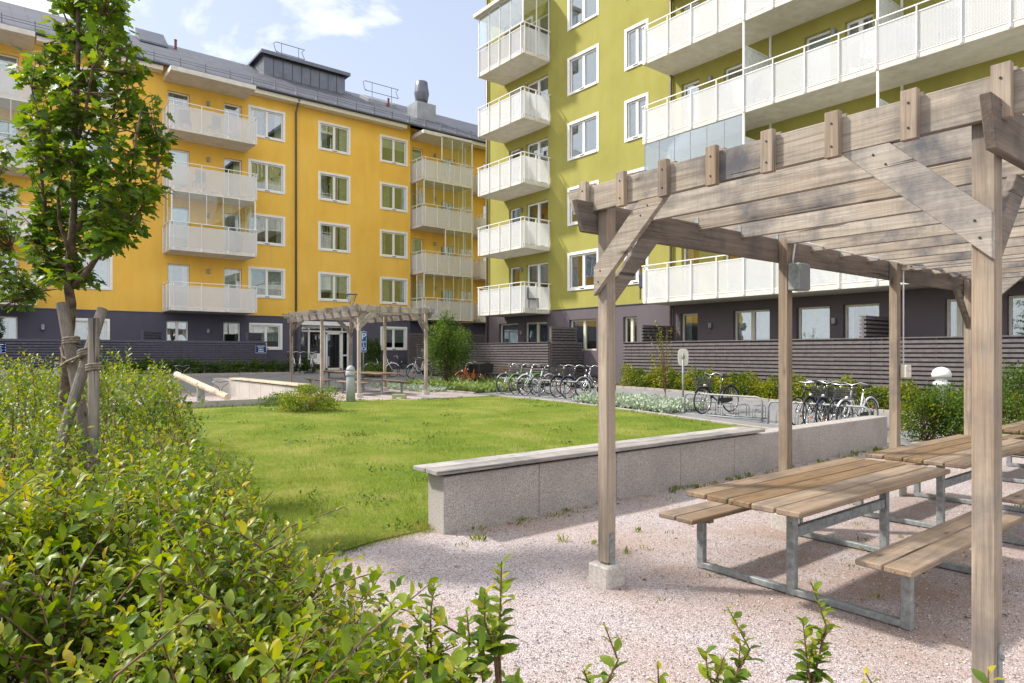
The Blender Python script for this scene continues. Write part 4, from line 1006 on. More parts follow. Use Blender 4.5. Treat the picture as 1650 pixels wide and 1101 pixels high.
# ---------- bicycles ----------
def make_bike(kind='city', basket=True, framemat=None):
    fm = framemat or M['black']; t = thing('bicycle', '', 'bicycle', (0, 0, 0), 'parked bicycles')
    r = .335; wb = 1.08
    for x in (0, wb):
        w = MB(); w.ring((x, 0, r), r-.03, .010, n=32, m=6); w.tube([(x, -.05, r), (x, .05, r)], .022, 8)
        for k in range(18):
            a = 2*math.pi*k/18; a2 = a+(.35 if k % 2 else -.35)
            w.tube([(x+.02*math.cos(a2), .025*(1 if k % 2 else -1), r+.02*math.sin(a2)), (x+(r-.035)*math.cos(a), 0, r+(r-.035)*math.sin(a))], .0022, 3, False)
        wo = w.build('wheel', M['chrome'], t, smooth=True)
        MB().ring((x, 0, r), r-.018, .019, n=36, m=8).build('tyre', M['rubber'], wo, smooth=True)
        if kind != 'sport':
            a0, a1 = (.15, 2.5) if x == 0 else (.35, 3.1)
            MB().ring((x, 0, r), r+.022, .022, n=16, m=6, a0=a0, a1=a1).build('mudguard', fm, t, smooth=True)
    f = MB(); head_t, head_b = (.28, 0, .86), (.21, 0, .66); bb = (.60, 0, .29); seat_t = (.76, 0, .80)
    f.tube([head_t, head_b], .020, 8)
    if kind == 'city':
        f.tube([head_b, (.40, 0, .42), bb], .021, 8); f.tube([(.245, 0, .75), (.45, 0, .50), (.665, 0, .47)], .015, 8)
    else:
        f.tube([head_b, bb], .021, 8); f.tube([(.26, 0, .83), (.745, 0, .77)], .017, 8)
    f.tube([bb, seat_t], .018, 8)
    for s in (-.055, .055):
        f.tube([(.60, s*.6, .29), (wb, s, r)], .010, 6); f.tube([(.735, s*.3, .72), (wb, s, r)], .009, 6)
    f.build('frame', fm, t, smooth=True)
    g = MB()
    for s in (-.05, .05): g.tube([(.21, s*.5, .66), (.17, s, .60), (.06, s, .42), (0, s, r)], .011, 6)
    g.build('fork', fm if kind == 'sport' else M['black'], t, smooth=True)
    h = MB(); h.tube([(.28, 0, .86), (.31, 0, .97)], .014, 8)
    if kind == 'city': h.tube([(.52, -.27, .96), (.40, -.28, 1.0), (.30, -.18, 1.04), (.29, 0, .98), (.30, .18, 1.04), (.40, .28, 1.0), (.52, .27, .96)], .012, 8)
    else: h.tube([(.34, -.30, 1.0), (.30, -.1, .98), (.29, 0, .97), (.30, .1, .98), (.34, .30, 1.0)], .012, 8)
    hb = h.build('handlebar', M['chrome'], t, smooth=True)
    gr = MB()
    for s in (-1, 1): gr.tube([(.54 if kind == 'city' else .345, s*.27 if kind == 'city' else s*.31, .955 if kind == 'city' else 1.0), (.44 if kind == 'city' else .325, s*.278 if kind == 'city' else s*.2, .99)], .017, 8)
    gr.build('grip', M['rubber'], hb, smooth=True)
    s_ = MB(); s_.tube([(.75, 0, .78), (.80, 0, .92)], .014, 8); s_.build('seat_post', M['chrome'], t, smooth=True)
    sd = MB(); sd.add([(.66, -.02, .945), (.66, .02, .945), (.80, .05, .955), (.93, .11, .965), (.95, 0, .97), (.93, -.11, .965), (.80, -.05, .955),
                       (.66, -.015, .92), (.66, .015, .92), (.80, .05, .91), (.93, .11, .92), (.95, 0, .92), (.93, -.11, .92), (.80, -.05, .91)],
                      [(0,1,2,6), (6,2,3,4), (6,4,5), (7,13,9,8), (13,11,10,9), (13,12,11), (0,7,8,1), (1,8,9,2), (2,9,10,3), (3,10,11,4), (4,11,12,5), (5,12,13,6), (6,13,7,0)])
    sd.build('saddle', M['black'], t, bevel=.012, smooth=True)
    ck = MB(); ck.ring((.60, -.05, .29), .085, .008, n=20, m=6); ck.tube([(.60, -.06, .29), (.54, -.09, .15)], .009, 6); ck.tube([(.60, .06, .29), (.66, .09, .43)], .009, 6)
    ck.box(.50, .58, -.14, -.06, .14, .165); ck.box(.62, .70, .06, .14, .42, .445); ck.build('crank', M['chrome'], t)
    if kind == 'city':
        cg = MB(); cg.prism([(.52, -.065, .37), (.66, -.065, .40), (1.08, -.065, .385), (1.10, -.065, .30), (.62, -.065, .20), (.52, -.065, .24)], (0, .012, 0)); cg.build('chain_guard', M['black'], t)
        rk = MB()
        for s in (-.06, .06): rk.tube([(.80, s, .73), (1.26, s, .73)], .007, 5); rk.tube([(1.08, s, .34), (1.18, s, .73)], .006, 5)
        for x in (.86, 1.0, 1.14, 1.25): rk.tube([(x, -.06, .73), (x, .06, .73)], .006, 5)
        rk.build('luggage_rack', M['black'], t)
        lp = MB(); lp.lathe((0, 0, 0), [(.005, 0), (.035, .02), (.035, .05), (.01, .06)], 12); lp.v = [(.12-z, y, .72+x) for x, y, z in lp.v]; lp.build('headlamp', M['white'], t, smooth=True)
    rf_ = MB(); rf_.tube([(.12, -.012, .23), (.12, .012, .23)], .028, 8); rf_.tube([(1.2, -.012, .45), (1.2, .012, .45)], .028, 8); rf_.build('wheel_reflector', M['orange'], t)
    if basket:
        bk = MB(); x0, x1, z0, z1 = -.13, .17, .70, .93
        for z in [z0+(z1-z0)*i/6 for i in range(7)]:
            e = .02*(z-z0)/(z1-z0); bk.tube([(x0-e, -.17-e, z), (x1+e, -.17-e, z), (x1+e, .17+e, z), (x0-e, .17+e, z), (x0-e, -.17-e, z)], .0035, 4)
        for i in range(11):
            u = x0+(x1-x0)*i/10
            for s in (-.17, .17): bk.tube([(u, s, z0), (u, s*1.11, z1)], .0028, 4)
            v = -.17+.34*i/10
            for s in (x0, x1): bk.tube([(s, v, z0), (s+(-.02 if s == x0 else .02), v*1.11, z1)], .0028, 4)
            bk.tube([(u, -.17, z0), (u, .17, z0)], .0028, 4)
        bk.build('basket', M['black'], t)
    return t
M['orange'] = plain('orange_reflector', (.8, .22, .03), .3)
M['bikegreen'] = plain('green_bike_paint', (.12, .5, .04), .3); M['bikewhite'] = plain('white_bike_paint', (.75, .76, .78), .3)
M['bikesilver'] = plain('silver_bike_paint', (.45, .46, .48), .3, .6); M['bikeorange'] = plain('orange_bike_paint', (.6, .13, .03), .35)
M['bikeblue'] = plain('blue_bike_paint', (.02, .03, .08), .3); M['wicker'] = plain('brown_wicker', (.16, .09, .05), .8, 0, 40, .4)
protoA = make_bike('city', True); protoB = make_bike('city', False); protoC = make_bike('sport', False)
SW = {'g': M['bikegreen'], 'w': M['bikewhite'], 's': M['bikesilver'], 'o': M['bikeorange'], 'b': M['bikeblue'], 'k': M['black']}
used = {}
def bike(proto, x, y, rz, label, col=None, dark_basket=True):
    """first use moves the prototype; colour swaps only frame and mudguards"""
    r = dup(proto, (x, y, G(x, y)+.008), rz, label)
    if col:
        for ch in r.children:
            if ch.name.split('.')[0] in ('frame', 'mudguard', 'fork') and not (ch.name.startswith('fork') and col == 'g'):
                ch.data = ch.data.copy(); ch.data.materials[0] = SW[col]
    if not dark_basket:
        for ch in r.children:
            if ch.name.startswith('basket'): ch.data = ch.data.copy(); ch.data.materials[0] = M['wicker']
    return r
def rk(px, X=14.25): return X, onX(px, X)
rr = random.Random(9)
for px, pr, col, lab, db in (
    (812, protoA, 's', 'leftmost bicycle of the far stand, with a brown basket on the handlebar', False),
    (831, protoA, 'g', 'bright green bicycle with a dark basket in the far stand', True),
    (846, protoB, 'w', 'white bicycle right of the green one in the far stand', True),
    (866, protoC, 'k', 'black sports bicycle without basket at the right end of the far stand', True),
    (898, protoA, 'k', 'black bicycle with a wide basket at the left of the second stand', True),
    (915, protoA, 'b', 'dark bicycle with a basket and orange reflector, in the middle of the second stand', True),
    (940, protoB, 's', 'grey bicycle without basket just left of the near left pergola post', True),
    (1132, protoA, 'k', 'single black bicycle with a front basket in the stand beside the pale sign', True),
    (1285, protoC, 'k', 'large black bicycle with its front wheel just right of the second pergola post', True),
    (1324, protoA, 'b', 'dark blue bicycle with a basket in the middle of the nearest stand', True),
    (1304, protoB, 'k', 'black bicycle without basket, second from the left in the nearest stand', True),
    (1345, protoC, 'k', 'black sports bicycle squeezed beside the silvery white one in the nearest stand', True),
    (1361, protoA, 'w', 'silvery white bicycle with a basket at the right of the nearest stand', True)):
    x, y = rk(px, 14.22+rr.uniform(-.05, .08)); bike(pr, x, y, R(rr.uniform(-7, 7)), lab, col, db)
# bicycles near the entrance and corner
for px, d, rz, pr, col, lab in (
    (470, 33.0, 255, protoA, 'w', 'white bicycle with a dark basket left of the distant pergola, leftmost of three'),
    (484, 33.2, 248, protoA, 'w', 'white bicycle behind the left post of the distant pergola, middle of three'),
    (504, 33.4, 245, protoA, 'w', 'white bicycle standing beside the entrance door, rightmost of three'),
    (633, 33.0, 150, protoB, 'w', 'white bicycle below the yellow ground floor window, left of a dark one'),
    (650, 33.5, 165, protoA, 'k', 'dark bicycle between the two white ones below the ground floor window'),
    (663, 32.6, 12, protoB, 'w', 'white bicycle seen side-on at the right below the ground floor window')):
    x, y = atd(px, d); bike(pr, x, y, R(rz), lab, col)
for px, d, rz, lab, col in ((40, 23.5, 20, 'bicycle mostly hidden behind the near hedge, leftmost', 'k'), (72, 22.5, -10, 'bicycle with pale handlebars mostly hidden behind the near hedge', 's')):
    x, y = atd(px, d); bike(protoB, x, y, R(rz), lab, col)
x, y = atd(742, 25.8); cgo = bike(protoB, x, y, R(10), 'orange cargo bicycle with a black covered box behind the multi-stemmed shrub', 'o')
cbx = MB(); cbx.prism([(.75, -.28, .62), (1.55, -.28, .62), (1.62, -.28, .95), (1.3, -.28, 1.05), (.72, -.28, .98)], (0, .56, 0)); o = cbx.build('cargo_cover', M['black'], None, bevel=.03); o.parent = cgo
x, y = atd(752, 27); bike(protoA, x, y, R(25), 'red-brown bicycle beside the orange cargo bicycle', 'o')
for p in (protoA, protoB, protoC):
    def rm(o):
        for c_ in list(o.children): rm(c_)
        bpy.data.objects.remove(o)
    rm(p)

# ---------- vegetation ----------
def cloud(name, label, cat, c, rad, n, size, mat, base=None, stems=5, tpl=T_LEAF, group=None, gaps=.35, up=.3, stemmat='twig', lump=7, vb=.0, shell=.55):
    """leafy plant: leaf clumps through an ellipsoid volume plus stems"""
    base = base or (c[0], c[1], G(c[0], c[1])); t = thing(name, label, cat, base, group)
    cl = rdir(lump*6)*(rng.random((lump*6, 1))**.45)*np.array(rad)*.86+np.array(c)
    cl = cl[cl[:, 2] > base[2]+.02]
    idx = rng.integers(0, len(cl), n); sp = np.array(rad)*(.20+.10*rng.random((n, 1)))
    P = cl[idx]+rdir(n)*sp*(rng.random((n, 1))**.5)*1.25
    keep = P[:, 2] > base[2]+.01; P = P[keep]; idx = idx[keep]; n = len(P)
    out = (P-np.array(c))/np.array(rad); D = out*1.0+rdir(n, up)*.9; N = rdir(n, 1.2)
    rr_ = np.linalg.norm(out, axis=1)
    V = np.clip(rng.random(n)*.75+vb+.22*np.sin(idx*2.1)+.08, 0, 1)
    leafmesh('foliage', P, D, N, size*(.65+.6*rng.random(n)), V, tpl, mat, t)
    mb = MB()
    for i in range(stems):
        e = cl[rng.integers(0, len(cl))]; a = Vector((base[0]+rng.normal()*rad[0]*.10, base[1]+rng.normal()*rad[1]*.10, base[2]-.03)); e = Vector(e)
        m = a.lerp(e, .5)+Vector((0, 0, .12*rad[2])); r0 = .007+.006*rad[2]
        mb.tube([a, m, e], [r0, r0*.7, r0*.3], 5)
    mb.build('stem', M[stemmat], t, smooth=True); return t

# maple
def tree(name, label, d0, limbs, silh, ntw, leafn, lsize, depthr, mat, tpl, baseP, group=None, seed=1):
    r_ = random.Random(seed); t = thing(name, label, 'tree', baseP, group)
    tr = MB(); nodes = []
    for pts, rr_ in limbs:
        P = [p3(px, py, d0+dd) for px, py, dd in pts]
        # smooth by subdividing
        Q = []
        for i in range(len(P)-1):
            for u in (0, .5): Q.append(P[i].lerp(P[i+1], u))
        Q.append(P[-1]); rad = [rr_[0]+(rr_[1]-rr_[0])*i/(len(Q)-1) for i in range(len(Q))]
        Q = [q+Vector((r_.gauss(0, .006), r_.gauss(0, .006), 0)) for q in Q]
        tr.tube(Q, rad, 9); nodes += Q[1:]
    tr.build('trunk', M['bark'], t, smooth=True)
    tw = MB(); LP, LD, LN, LS, LV = [], [], [], [], []
    tops = [q for q in nodes if q.z > H+.6]
    cnt = 0
    while cnt < ntw:
        i = r_.randrange(len(silh)-1); y0, l0, r0 = silh[i]; y1, l1, r1 = silh[i+1]; u = r_.random()
        if r_.random() > ((r0-l0)+(r1-l1))/520+.1: continue
        yy = y0+(y1-y0)*u; l, rt_ = l0+(l1-l0)*u, r0+(r1-r0)*u
        px = l+(rt_-l)*r_.random(); w = 1-abs((px-(l+rt_)/2)/((rt_-l)/2+1e-6))**2
        dd = r_.uniform(-1, 1)*depthr*math.sqrt(max(.08, w)); e = p3(px, yy, d0+dd)
        if math.sin(e.x*5.3+e.z*4.1+seed)+math.sin(e.y*4.7-e.z*3.3) < -.35: continue   # gaps in the crown
        c_ = min(tops, key=lambda q: (q-e).length+(.8 if q.z > e.z else 0)); cnt += 1
        m = c_.lerp(e, .5)+Vector((0, 0, -.03)); tw.tube([c_, m, e], [.007, .005, .003], 4, False)
        vb = r_.random()*.45
        for k in range(leafn):
            u = .45+.55*r_.random(); q = c_.lerp(e, u) if (c_-e).length < .5 else e+(c_-e).normalized()*(.3*r_.random())
            dv = Vector((r_.gauss(0, 1), r_.gauss(0, 1), r_.gauss(-.15, .5))).normalized()
            q = q+dv*r_.uniform(.02, .10); LP.append(q); LD.append(dv+Vector((0, 0, -.25))); LN.append((r_.gauss(0, .5), r_.gauss(0, .5), 1)); LS.append(lsize*r_.uniform(.6, 1.15)); LV.append(min(1, vb+r_.random()*.5))
    tw.build('twig', M['twig'], t, smooth=True)
    leafmesh('crown', [tuple(p) for p in LP], [tuple(p) for p in LD], LN, LS, LV, tpl, mat, t); return t
D0 = 6.0; bxy = atd(107, D0)
limbs = [([(106, 760, 0), (105, 640, 0), (108, 560, 0), (114, 490, 0), (111, 455, 0), (114, 400, .02), (120, 330, .05), (122, 200, .02), (128, 80, 0), (130, -60, 0)], (.056, .014)),
         ([(118, 462, 0), (146, 432, -.08), (158, 414, -.14), (185, 394, -.2), (198, 370, -.25), (205, 320, -.3), (216, 250, -.3), (225, 180, -.3)], (.030, .008)),
         ([(122, 372, .03), (142, 335, .1), (148, 306, .15), (168, 275, .22), (174, 238, .3), (182, 190, .35), (192, 120, .35), (196, 20, .3)], (.024, .007)),
         ([(110, 450, 0), (82, 432, .1), (73, 400, .2), (71, 350, .25), (68, 270, .3), (74, 238, .3), (84, 200, .3), (80, 130, .25), (70, 70, .2)], (.020, .006)),
         ([(116, 420, 0), (98, 360, -.15), (92, 300, -.25), (70, 220, -.3), (50, 140, -.35)], (.018, .005)),
         ([(122, 250, .02), (135, 190, -.2), (150, 110, -.3), (165, 30, -.35)], (.016, .005)),
         ([(198, 372, -.25), (225, 340, -.1), (250, 290, 0), (255, 230, .05)], (.014, .005)),
         ([(128, 100, 0), (110, 40, .1), (80, -20, .1), (78, -40, .1)], (.010, .004))]
silh = [(-50, 85, 215), (0, 100, 208), (50, 88, 222), (100, 22, 238), (150, 40, 256), (200, 40, 268), (250, 34, 276), (300, 18, 264), (350, 28, 232), (390, 48, 212), (430, 60, 170), (450, 80, 150)]
tree('maple_tree', 'young maple tree with upright crown, tied to timber stakes in the near hedge', D0, limbs, silh, 450, 8, .098, .66, M['maple'], T_MAPLE, (*bxy, .05), seed=3)
D1 = 7.6; limbs2 = [([(-70, 760, 0), (-68, 560, 0), (-60, 400, 0), (-55, 250, 0), (-50, 180, 0)], (.06, .015)), ([(-62, 470, 0), (-20, 430, -.1), (20, 400, -.1)], (.015, .005)), ([(-64, 520, 0), (-10, 500, .1), (60, 470, .1), (120, 462, .1)], (.014, .004)), ([(-60, 380, 0), (-20, 320, 0), (10, 260, 0)], (.015, .005))]
silh2 = [(215, -80, 12), (260, -80, 18), (300, -80, 26), (340, -80, 34), (380, -80, 30), (430, -60, 34), (470, -60, 70), (500, -60, 44)]
tree('maple_tree', 'second young maple reaching in from the left picture edge', D1, limbs2, silh2, 190, 7, .085, .6, M['maple'], T_MAPLE, (*atd(-70, D1), .05), seed=8)
# low branch tips to the right of the second tree
# stakes
def stake(px0, y0, px1, y1, d0, d1, r, label, moss=False):
    a, b_ = p3(px0, y0, d0), p3(px1, y1, d1); dv = (b_-a); e = a+dv*1.35
    t = thing('tree_stake', label, 'stake', tuple(e), 'timber stakes around the young maple')
    MB().tube([a, a.lerp(e, .35), a.lerp(e, .7), e], [r*.97, r, r, r*1.02], 14).build('stake', M['stake'], t)
    return a, e
s1 = stake(100, 489, 140, 712, 5.75, 5.6, .047, 'pale round stake leaning left, in front of the trunk')
s2 = stake(165, 498, 98, 712, 5.75, 5.35, .043, 'stake leaning across from upper right to lower left')
s3 = stake(151, 513, 151, 690, 5.45, 5.45, .042, 'upright dark-grained stake on the right of the group')
def strap(c, r, tilt, label, n=3):
    mb = MB()
    for k in range(n):
        pts = []
        for i in range(17):
            th = 2*math.pi*i/16; pts.append(Vector((c.x+r*math.cos(th), c.y+r*math.sin(th), c.z+k*.02+tilt*math.cos(th+1))))
        mb.tube(pts, .011, 6)
    return mb
mb = strap(p3(115, 553, 5.72), .058, .01, ''); mb2 = strap(p3(138, 573, 5.55), .053, .02, ''); mb3 = strap(p3(151, 596, 5.45), .050, .01, '')
for m_, l in ((mb, 'frayed strap wound round the left stake'), (mb2, 'strap wound round the slanting stake'), (mb3, 'strap wound round the upright stake')): tag(m_.build('tree_tie', M['strap'], smooth=True), l, 'strap', 'straps tying the young maple')
mb = MB(); mb.tube([p3(98, 590, 5.9), p3(108, 583, 5.55), p3(122, 577, 5.5), p3(133, 572, 5.5)], .012, 7); mb.tube([p3(98, 560, 5.9), p3(102, 575, 5.9), p3(118, 584, 5.6), p3(134, 570, 5.55)], .009, 7)
tag(mb.build('tree_tie', M['strap'], smooth=True), 'twisted strap stretched from the trunk to the slanting stake', 'strap', 'straps tying the young maple')

# near hedge
def hedge_top(px, d):
    """height of the leaf canopy above datum"""
    return np.interp(d, [1.2, 2.0, 3.0, 4.5, 5.5, 7.0, 10, 14], [.86, .94, 1.0, 1.07, 1.16, 1.40, 1.44, 1.38])
def hedge_right(d): return np.interp(d, [1.2, 1.5, 1.65, 1.9, 2.15, 2.7, 3.3, 4.5, 6, 7.5, 10, 14], [1020, 940, 870, 740, 630, 535, 495, 430, 350, 325, 300, 250])
def near_hedge():
    t = thing('hedge', 'loose bright green leafy hedge filling the near left corner, round the staked tree', 'hedge', (-1, 4.5, 0))
    LP, LD, LN, LS, LV = [], [], [], [], []; FP, FD, FN, FS, FV = [], [], [], [], []; st = MB(); r_ = random.Random(21)
    shoots = 0
    while shoots < 5200:
        # sample plan position by area
        d = math.sqrt(r_.uniform(1.15**2, 11.5**2)) if r_.random() < .62 else r_.uniform(1.2, 4.2)
        px = r_.uniform(-260, 1040); hr = hedge_right(d)
        if px > hr: continue
        x, y = atd(px, d); g = G(x, y); edge = min(1, (hr-px)/ (F_PX*.55/d) )
        if math.sin(x*4.1+math.sin(y*3.3)*1.5)*math.sin(y*4.7+x*1.3) < -.50 and r_.random() < .8: continue
        top = g*.3+float(hedge_top(px, d))*((.60 if d > 3.2 else .76)+(.40 if d > 3.2 else .24)*math.sqrt(max(0, edge)))+.16*math.sin(x*2.7+1)*math.sin(y*2.3)+.14*math.sin(x*6.1+y*5.2)*math.sin(y*7-x*3)
        L = r_.uniform(.30, .62); az = r_.uniform(0, 2*math.pi); lean = abs(r_.gauss(.38, .28))
        if edge < .5 and r_.random() < .6: az = math.atan2(RT[1], RT[0])+r_.gauss(0, .7); lean = r_.uniform(.5, 1.1)
        low = r_.random() < .42
        tipz = top-(r_.uniform(.05, .55) if low else abs(r_.gauss(0, .10)))+(r_.uniform(.04, .26) if r_.random() < .16 else 0)
        dv = Vector((math.cos(az)*math.sin(lean), math.sin(az)*math.sin(lean), math.cos(lean)))
        tip = Vector((x, y, tipz)); a = tip-dv*L; bend = Vector((math.cos(az), math.sin(az), -.4))*.10*L
        P = [a, a.lerp(tip, .5)-bend*.3, tip+bend]
        near = d < 3.4
        if shoots % (2 if near else 4) == 0: st.tube(P, [.0045, .0035, .0015], 4, False)
        nl = int(L/.020) if near else int(L/.030); vb = r_.random()
        base_s = .045
        for k in range(nl):
            u = .12+.88*k/nl; q = P[0].lerp(P[1], u*2) if u < .5 else P[1].lerp(P[2], u*2-1)
            ang = k*2.4+r_.random(); tdir = (P[2]-P[0]).normalized()
            side = tdir.orthogonal().normalized(); side = Matrix.Rotation(ang, 3, tdir) @ side
            ld = (side*.85+tdir*.65+Vector((0, 0, .12))).normalized(); nn = Vector((0, 0, 1))+tdir*.5+Vector((r_.gauss(0, .3), r_.gauss(0, .3), 0))
            s = base_s*(.45+.85*r_.random())*(1.1-.35*u if u > .6 else 1); v = min(1, max(0, .18+.28*vb+.30*r_.random()+.22*u+(.25 if r_.random() < .05 else 0)))
            T = (FP, FD, FN, FS, FV) if near else (LP, LD, LN, LS, LV)
            T[0].append(tuple(q+ld*.006)); T[1].append(tuple(ld)); T[2].append(tuple(nn)); T[3].append(s*(1.25 if near else 1.4)); T[4].append(v)
        shoots += 1
    leafmesh('foliage', FP, FD, FN, FS, FV, T_FINE, M['hedge'], t)
    leafmesh('foliage', LP, LD, LN, LS, LV, T_LEAF, M['hedge'], t)
    # inner branches
    for i in range(260):
        d = r_.uniform(1.3, 8); px = r_.uniform(-200, float(hedge_right(d))-25); x, y = atd(px, d); e_ = min(1, (float(hedge_right(d))-px)/(F_PX*.55/d)); z = float(hedge_top(px, d))*(.55+.35*math.sqrt(max(0, e_)))
        bx_, by_ = x+r_.gauss(0, .12), y+r_.gauss(0, .12)
        st.tube([(bx_, by_, 0), (x+r_.gauss(0, .08), y+r_.gauss(0, .08), z*.5), (x+r_.gauss(0, .15), y+r_.gauss(0, .15), z*.9)], [.010, .007, .003], 5)
    st.build('stem', M['twig'], t, smooth=True)
near_hedge()
def shoot(px, ytop, ybot, d, label, n=18, s=.06):
    r_ = random.Random(int(px)); x, y = p3(px-4, ybot, d).x, p3(px-4, ybot, d).y
    t = thing('young_shrub', label, 'shrub', (x, y, 0), 'young shoots in front of the gravel')
    st = MB(); A = [[], [], [], [], []]
    for b in range(r_.choice([3, 4])):
        yt = ytop if b == 0 else ytop+(ybot-ytop)*r_.uniform(.2, .75); top = p3(px+(0 if b == 0 else r_.uniform(-38, 38)), yt, d+r_.uniform(-.08, .08)); bot = p3(px-4+r_.uniform(-8, 8), ybot, d)
        P = [Vector((x, y, 0)), Vector((x+.02, y, bot.z*.6)), bot, bot.lerp(top, .55)+Vector((r_.gauss(0, .02), r_.gauss(0, .02), 0)), top]; st.tube(P, [.006, .005, .004, .003, .0015], 6, False)
        L = (top-bot).length; m = max(9, int(n*L/.24))
        for k in range(m):
            u = (k+r_.random()*.6)/m; q = bot.lerp(P[3], u/.55) if u < .55 else P[3].lerp(top, (u-.55)/.45); ang = k*2.4+r_.gauss(0, .4)
            ld = Vector((math.cos(ang), math.sin(ang), r_.uniform(-.1, .5)+.6*u)).normalized(); A[0].append(tuple(q)); A[1].append(tuple(ld))
            A[2].append((r_.gauss(0, .35)-math.cos(ang)*.3, r_.gauss(0, .35)-math.sin(ang)*.3, 1)); A[3].append(s*r_.uniform(.5, 1.1)*(1.1-.45*u**2)); A[4].append(min(1, .2+.45*r_.random()+.3*u))
    st.build('stem', M['twig'], t, smooth=True)
    leafmesh('foliage', *A, T_FINE, M['hedge'], t)
shoot(808, 905, 1060, 1.85, 'young leafy shoot standing free of the hedge, left of the near pergola post', 24, .07)
shoot(972, 1002, 1130, 1.75, 'small leafy shoot at the bottom edge below the near left post', 16, .05)
shoot(1172, 978, 1130, 1.8, 'bushy young shoot at the bottom edge below the near table', 24, .06)
shoot(1306, 936, 1100, 1.95, 'tall young shoot at the bottom edge in front of the near table leg', 24, .055)
shoot(1592, 1078, 1180, 1.7, 'young shoot at the foot of the nearest pergola post', 14, .055)
shoot(700, 935, 1080, 1.95, 'leafy shoot leaning out of the near hedge over the gravel', 24, .06)
shoot(752, 985, 1110, 1.8, 'leafy shoot at the bottom edge between the hedge and the free-standing shoot', 22, .06)
shoot(1395, 1085, 1180, 1.75, 'low leafy shoot at the bottom edge right of the tall one', 12, .05)
shoot(1060, 1072, 1180, 1.7, 'low leafy shoot at the bottom edge between two others', 12, .05)

# golden hedge right, in front of the long fence
def row(name, label, pts, w, h, n, size, mat, cat='hedge', lean=0):
    mid = pts[len(pts)//2]; t = thing(name, label, cat, (mid[0], mid[1], G(*mid)))
    L = [0]
    for i in range(1, len(pts)): L.append(L[-1]+math.dist(pts[i], pts[i-1]))
    P = []; V = []
    tot = L[-1]
    for i in range(n):
        s = random.random()*tot; j = 0
        while j < len(pts)-2 and L[j+1] < s: j += 1
        u = (s-L[j])/(L[j+1]-L[j]); x = pts[j][0]+(pts[j+1][0]-pts[j][0])*u; y = pts[j][1]+(pts[j+1][1]-pts[j][1])*u
        hh = h*(.80+.14*math.sin(s*4.3)+.10*math.sin(s*9.1+1)+.06*math.sin(s*21))
        th = random.uniform(0, math.pi); rr_ = random.random()**.4
        off = math.cos(th)*w/2*rr_*(1+.15*math.sin(s*7)); z = G(x, y)+.04+(hh-.04)*math.sin(th)**.7*rr_
        a = math.atan2(pts[j+1][1]-pts[j][1], pts[j+1][0]-pts[j][0]); P.append((x-math.sin(a)*off+random.gauss(0, .03), y+math.cos(a)*off+random.gauss(0, .03), z))
        V.append(min(1, max(0, .38+.18*math.sin(s*5+off*6)+.12*math.sin(z*17)+random.gauss(0, .2))))
    P = np.array(P); n = len(P)
    leafmesh('foliage', P, rdir(n, .5), rdir(n, .8), size*(.7+.6*rng.random(n)), V, T_LEAF, mat, t)
    mb = MB()
    for i in range(int(tot/.25)):
        s = tot*(i+.5)/int(tot/.25); j = 0
        while j < len(pts)-2 and L[j+1] < s: j += 1
        u = (s-L[j])/(L[j+1]-L[j]); x = pts[j][0]+(pts[j+1][0]-pts[j][0])*u; y = pts[j][1]+(pts[j+1][1]-pts[j][1])*u
        mb.tube([(x, y, G(x, y)-.02), (x+random.gauss(0, .08), y+random.gauss(0, .08), G(x, y)+h*.75)], .008, 4)
    mb.build('stem', M['twig'], t); return t
row('hedge', 'low clipped golden green hedge along the foot of the long mauve fence', [(17.4, -1), (17.4, 5), (17.4, 15.6)], .75, .78, 42000, .075, M['goldhedge'])
for i, px in enumerate(range(150, 500, 29)):
    x = onY(px, 32.45); g = G(x, 32.45); t_ = cloud('shrub', 'low dark green shrub in the row at the foot of the violet fence', 'shrub', (x+random.gauss(0, .05), 32.45, g+.30), (random.uniform(.5, .66), .48, random.uniform(.30, .42)), 1500, .085, M['darkleaf'], stems=4, group='dark shrubs along the violet fence')
# bright shrubs at the end of the large pergola
for px, d, r3, h, n, lab, mt in ((1492, 12.6, .62, .55, 5200, 'bright yellow-green shrub in the bed behind the second picnic table', 'hedge'), (1545, 12.2, .60, .62, 5200, 'mid green shrub behind the last far pergola post', 'midleaf'),
                            (1640, 11.6, .62, .75, 4200, 'green shrub at the right picture edge behind the picnic tables', 'midleaf'), (1590, 13.6, .6, .6, 3200, 'shrub hidden behind the nearest pergola post', 'midleaf')):
    x, y = atd(px, d); g = G(x, y); cloud('shrub', lab, 'shrub', (x, y, g+h), (r3, r3, h*1.1), n, .055, M[mt], stems=16, lump=9)
x, y = atd(720, 26.5); g = G(x, y)
t_ = cloud('multi_stemmed_tree', 'dense dark green multi-stemmed tree in the bed between the distant pergola and the bicycles', 'tree', (x, y, g+1.65), (.88, .88, 1.35), 8500, .085, M['midleaf'], stems=26, lump=12, stemmat='bark')
x, y = atd(745, 27.5); g = G(x, y); cloud('shrub', 'lighter green upright shrub just right of the multi-stemmed tree', 'shrub', (x, y, g+1.5), (.5, .5, 1.0), 2200, .08, M['midleaf'], stems=10)
x, y = atd(1072, 19.6); g = G(x, y)
yt = thing('young_tree', 'sparse young tree with thin bare twigs in front of the mauve fence', 'tree', (x, y, g)); mb = MB(); A = [[], [], [], [], []]
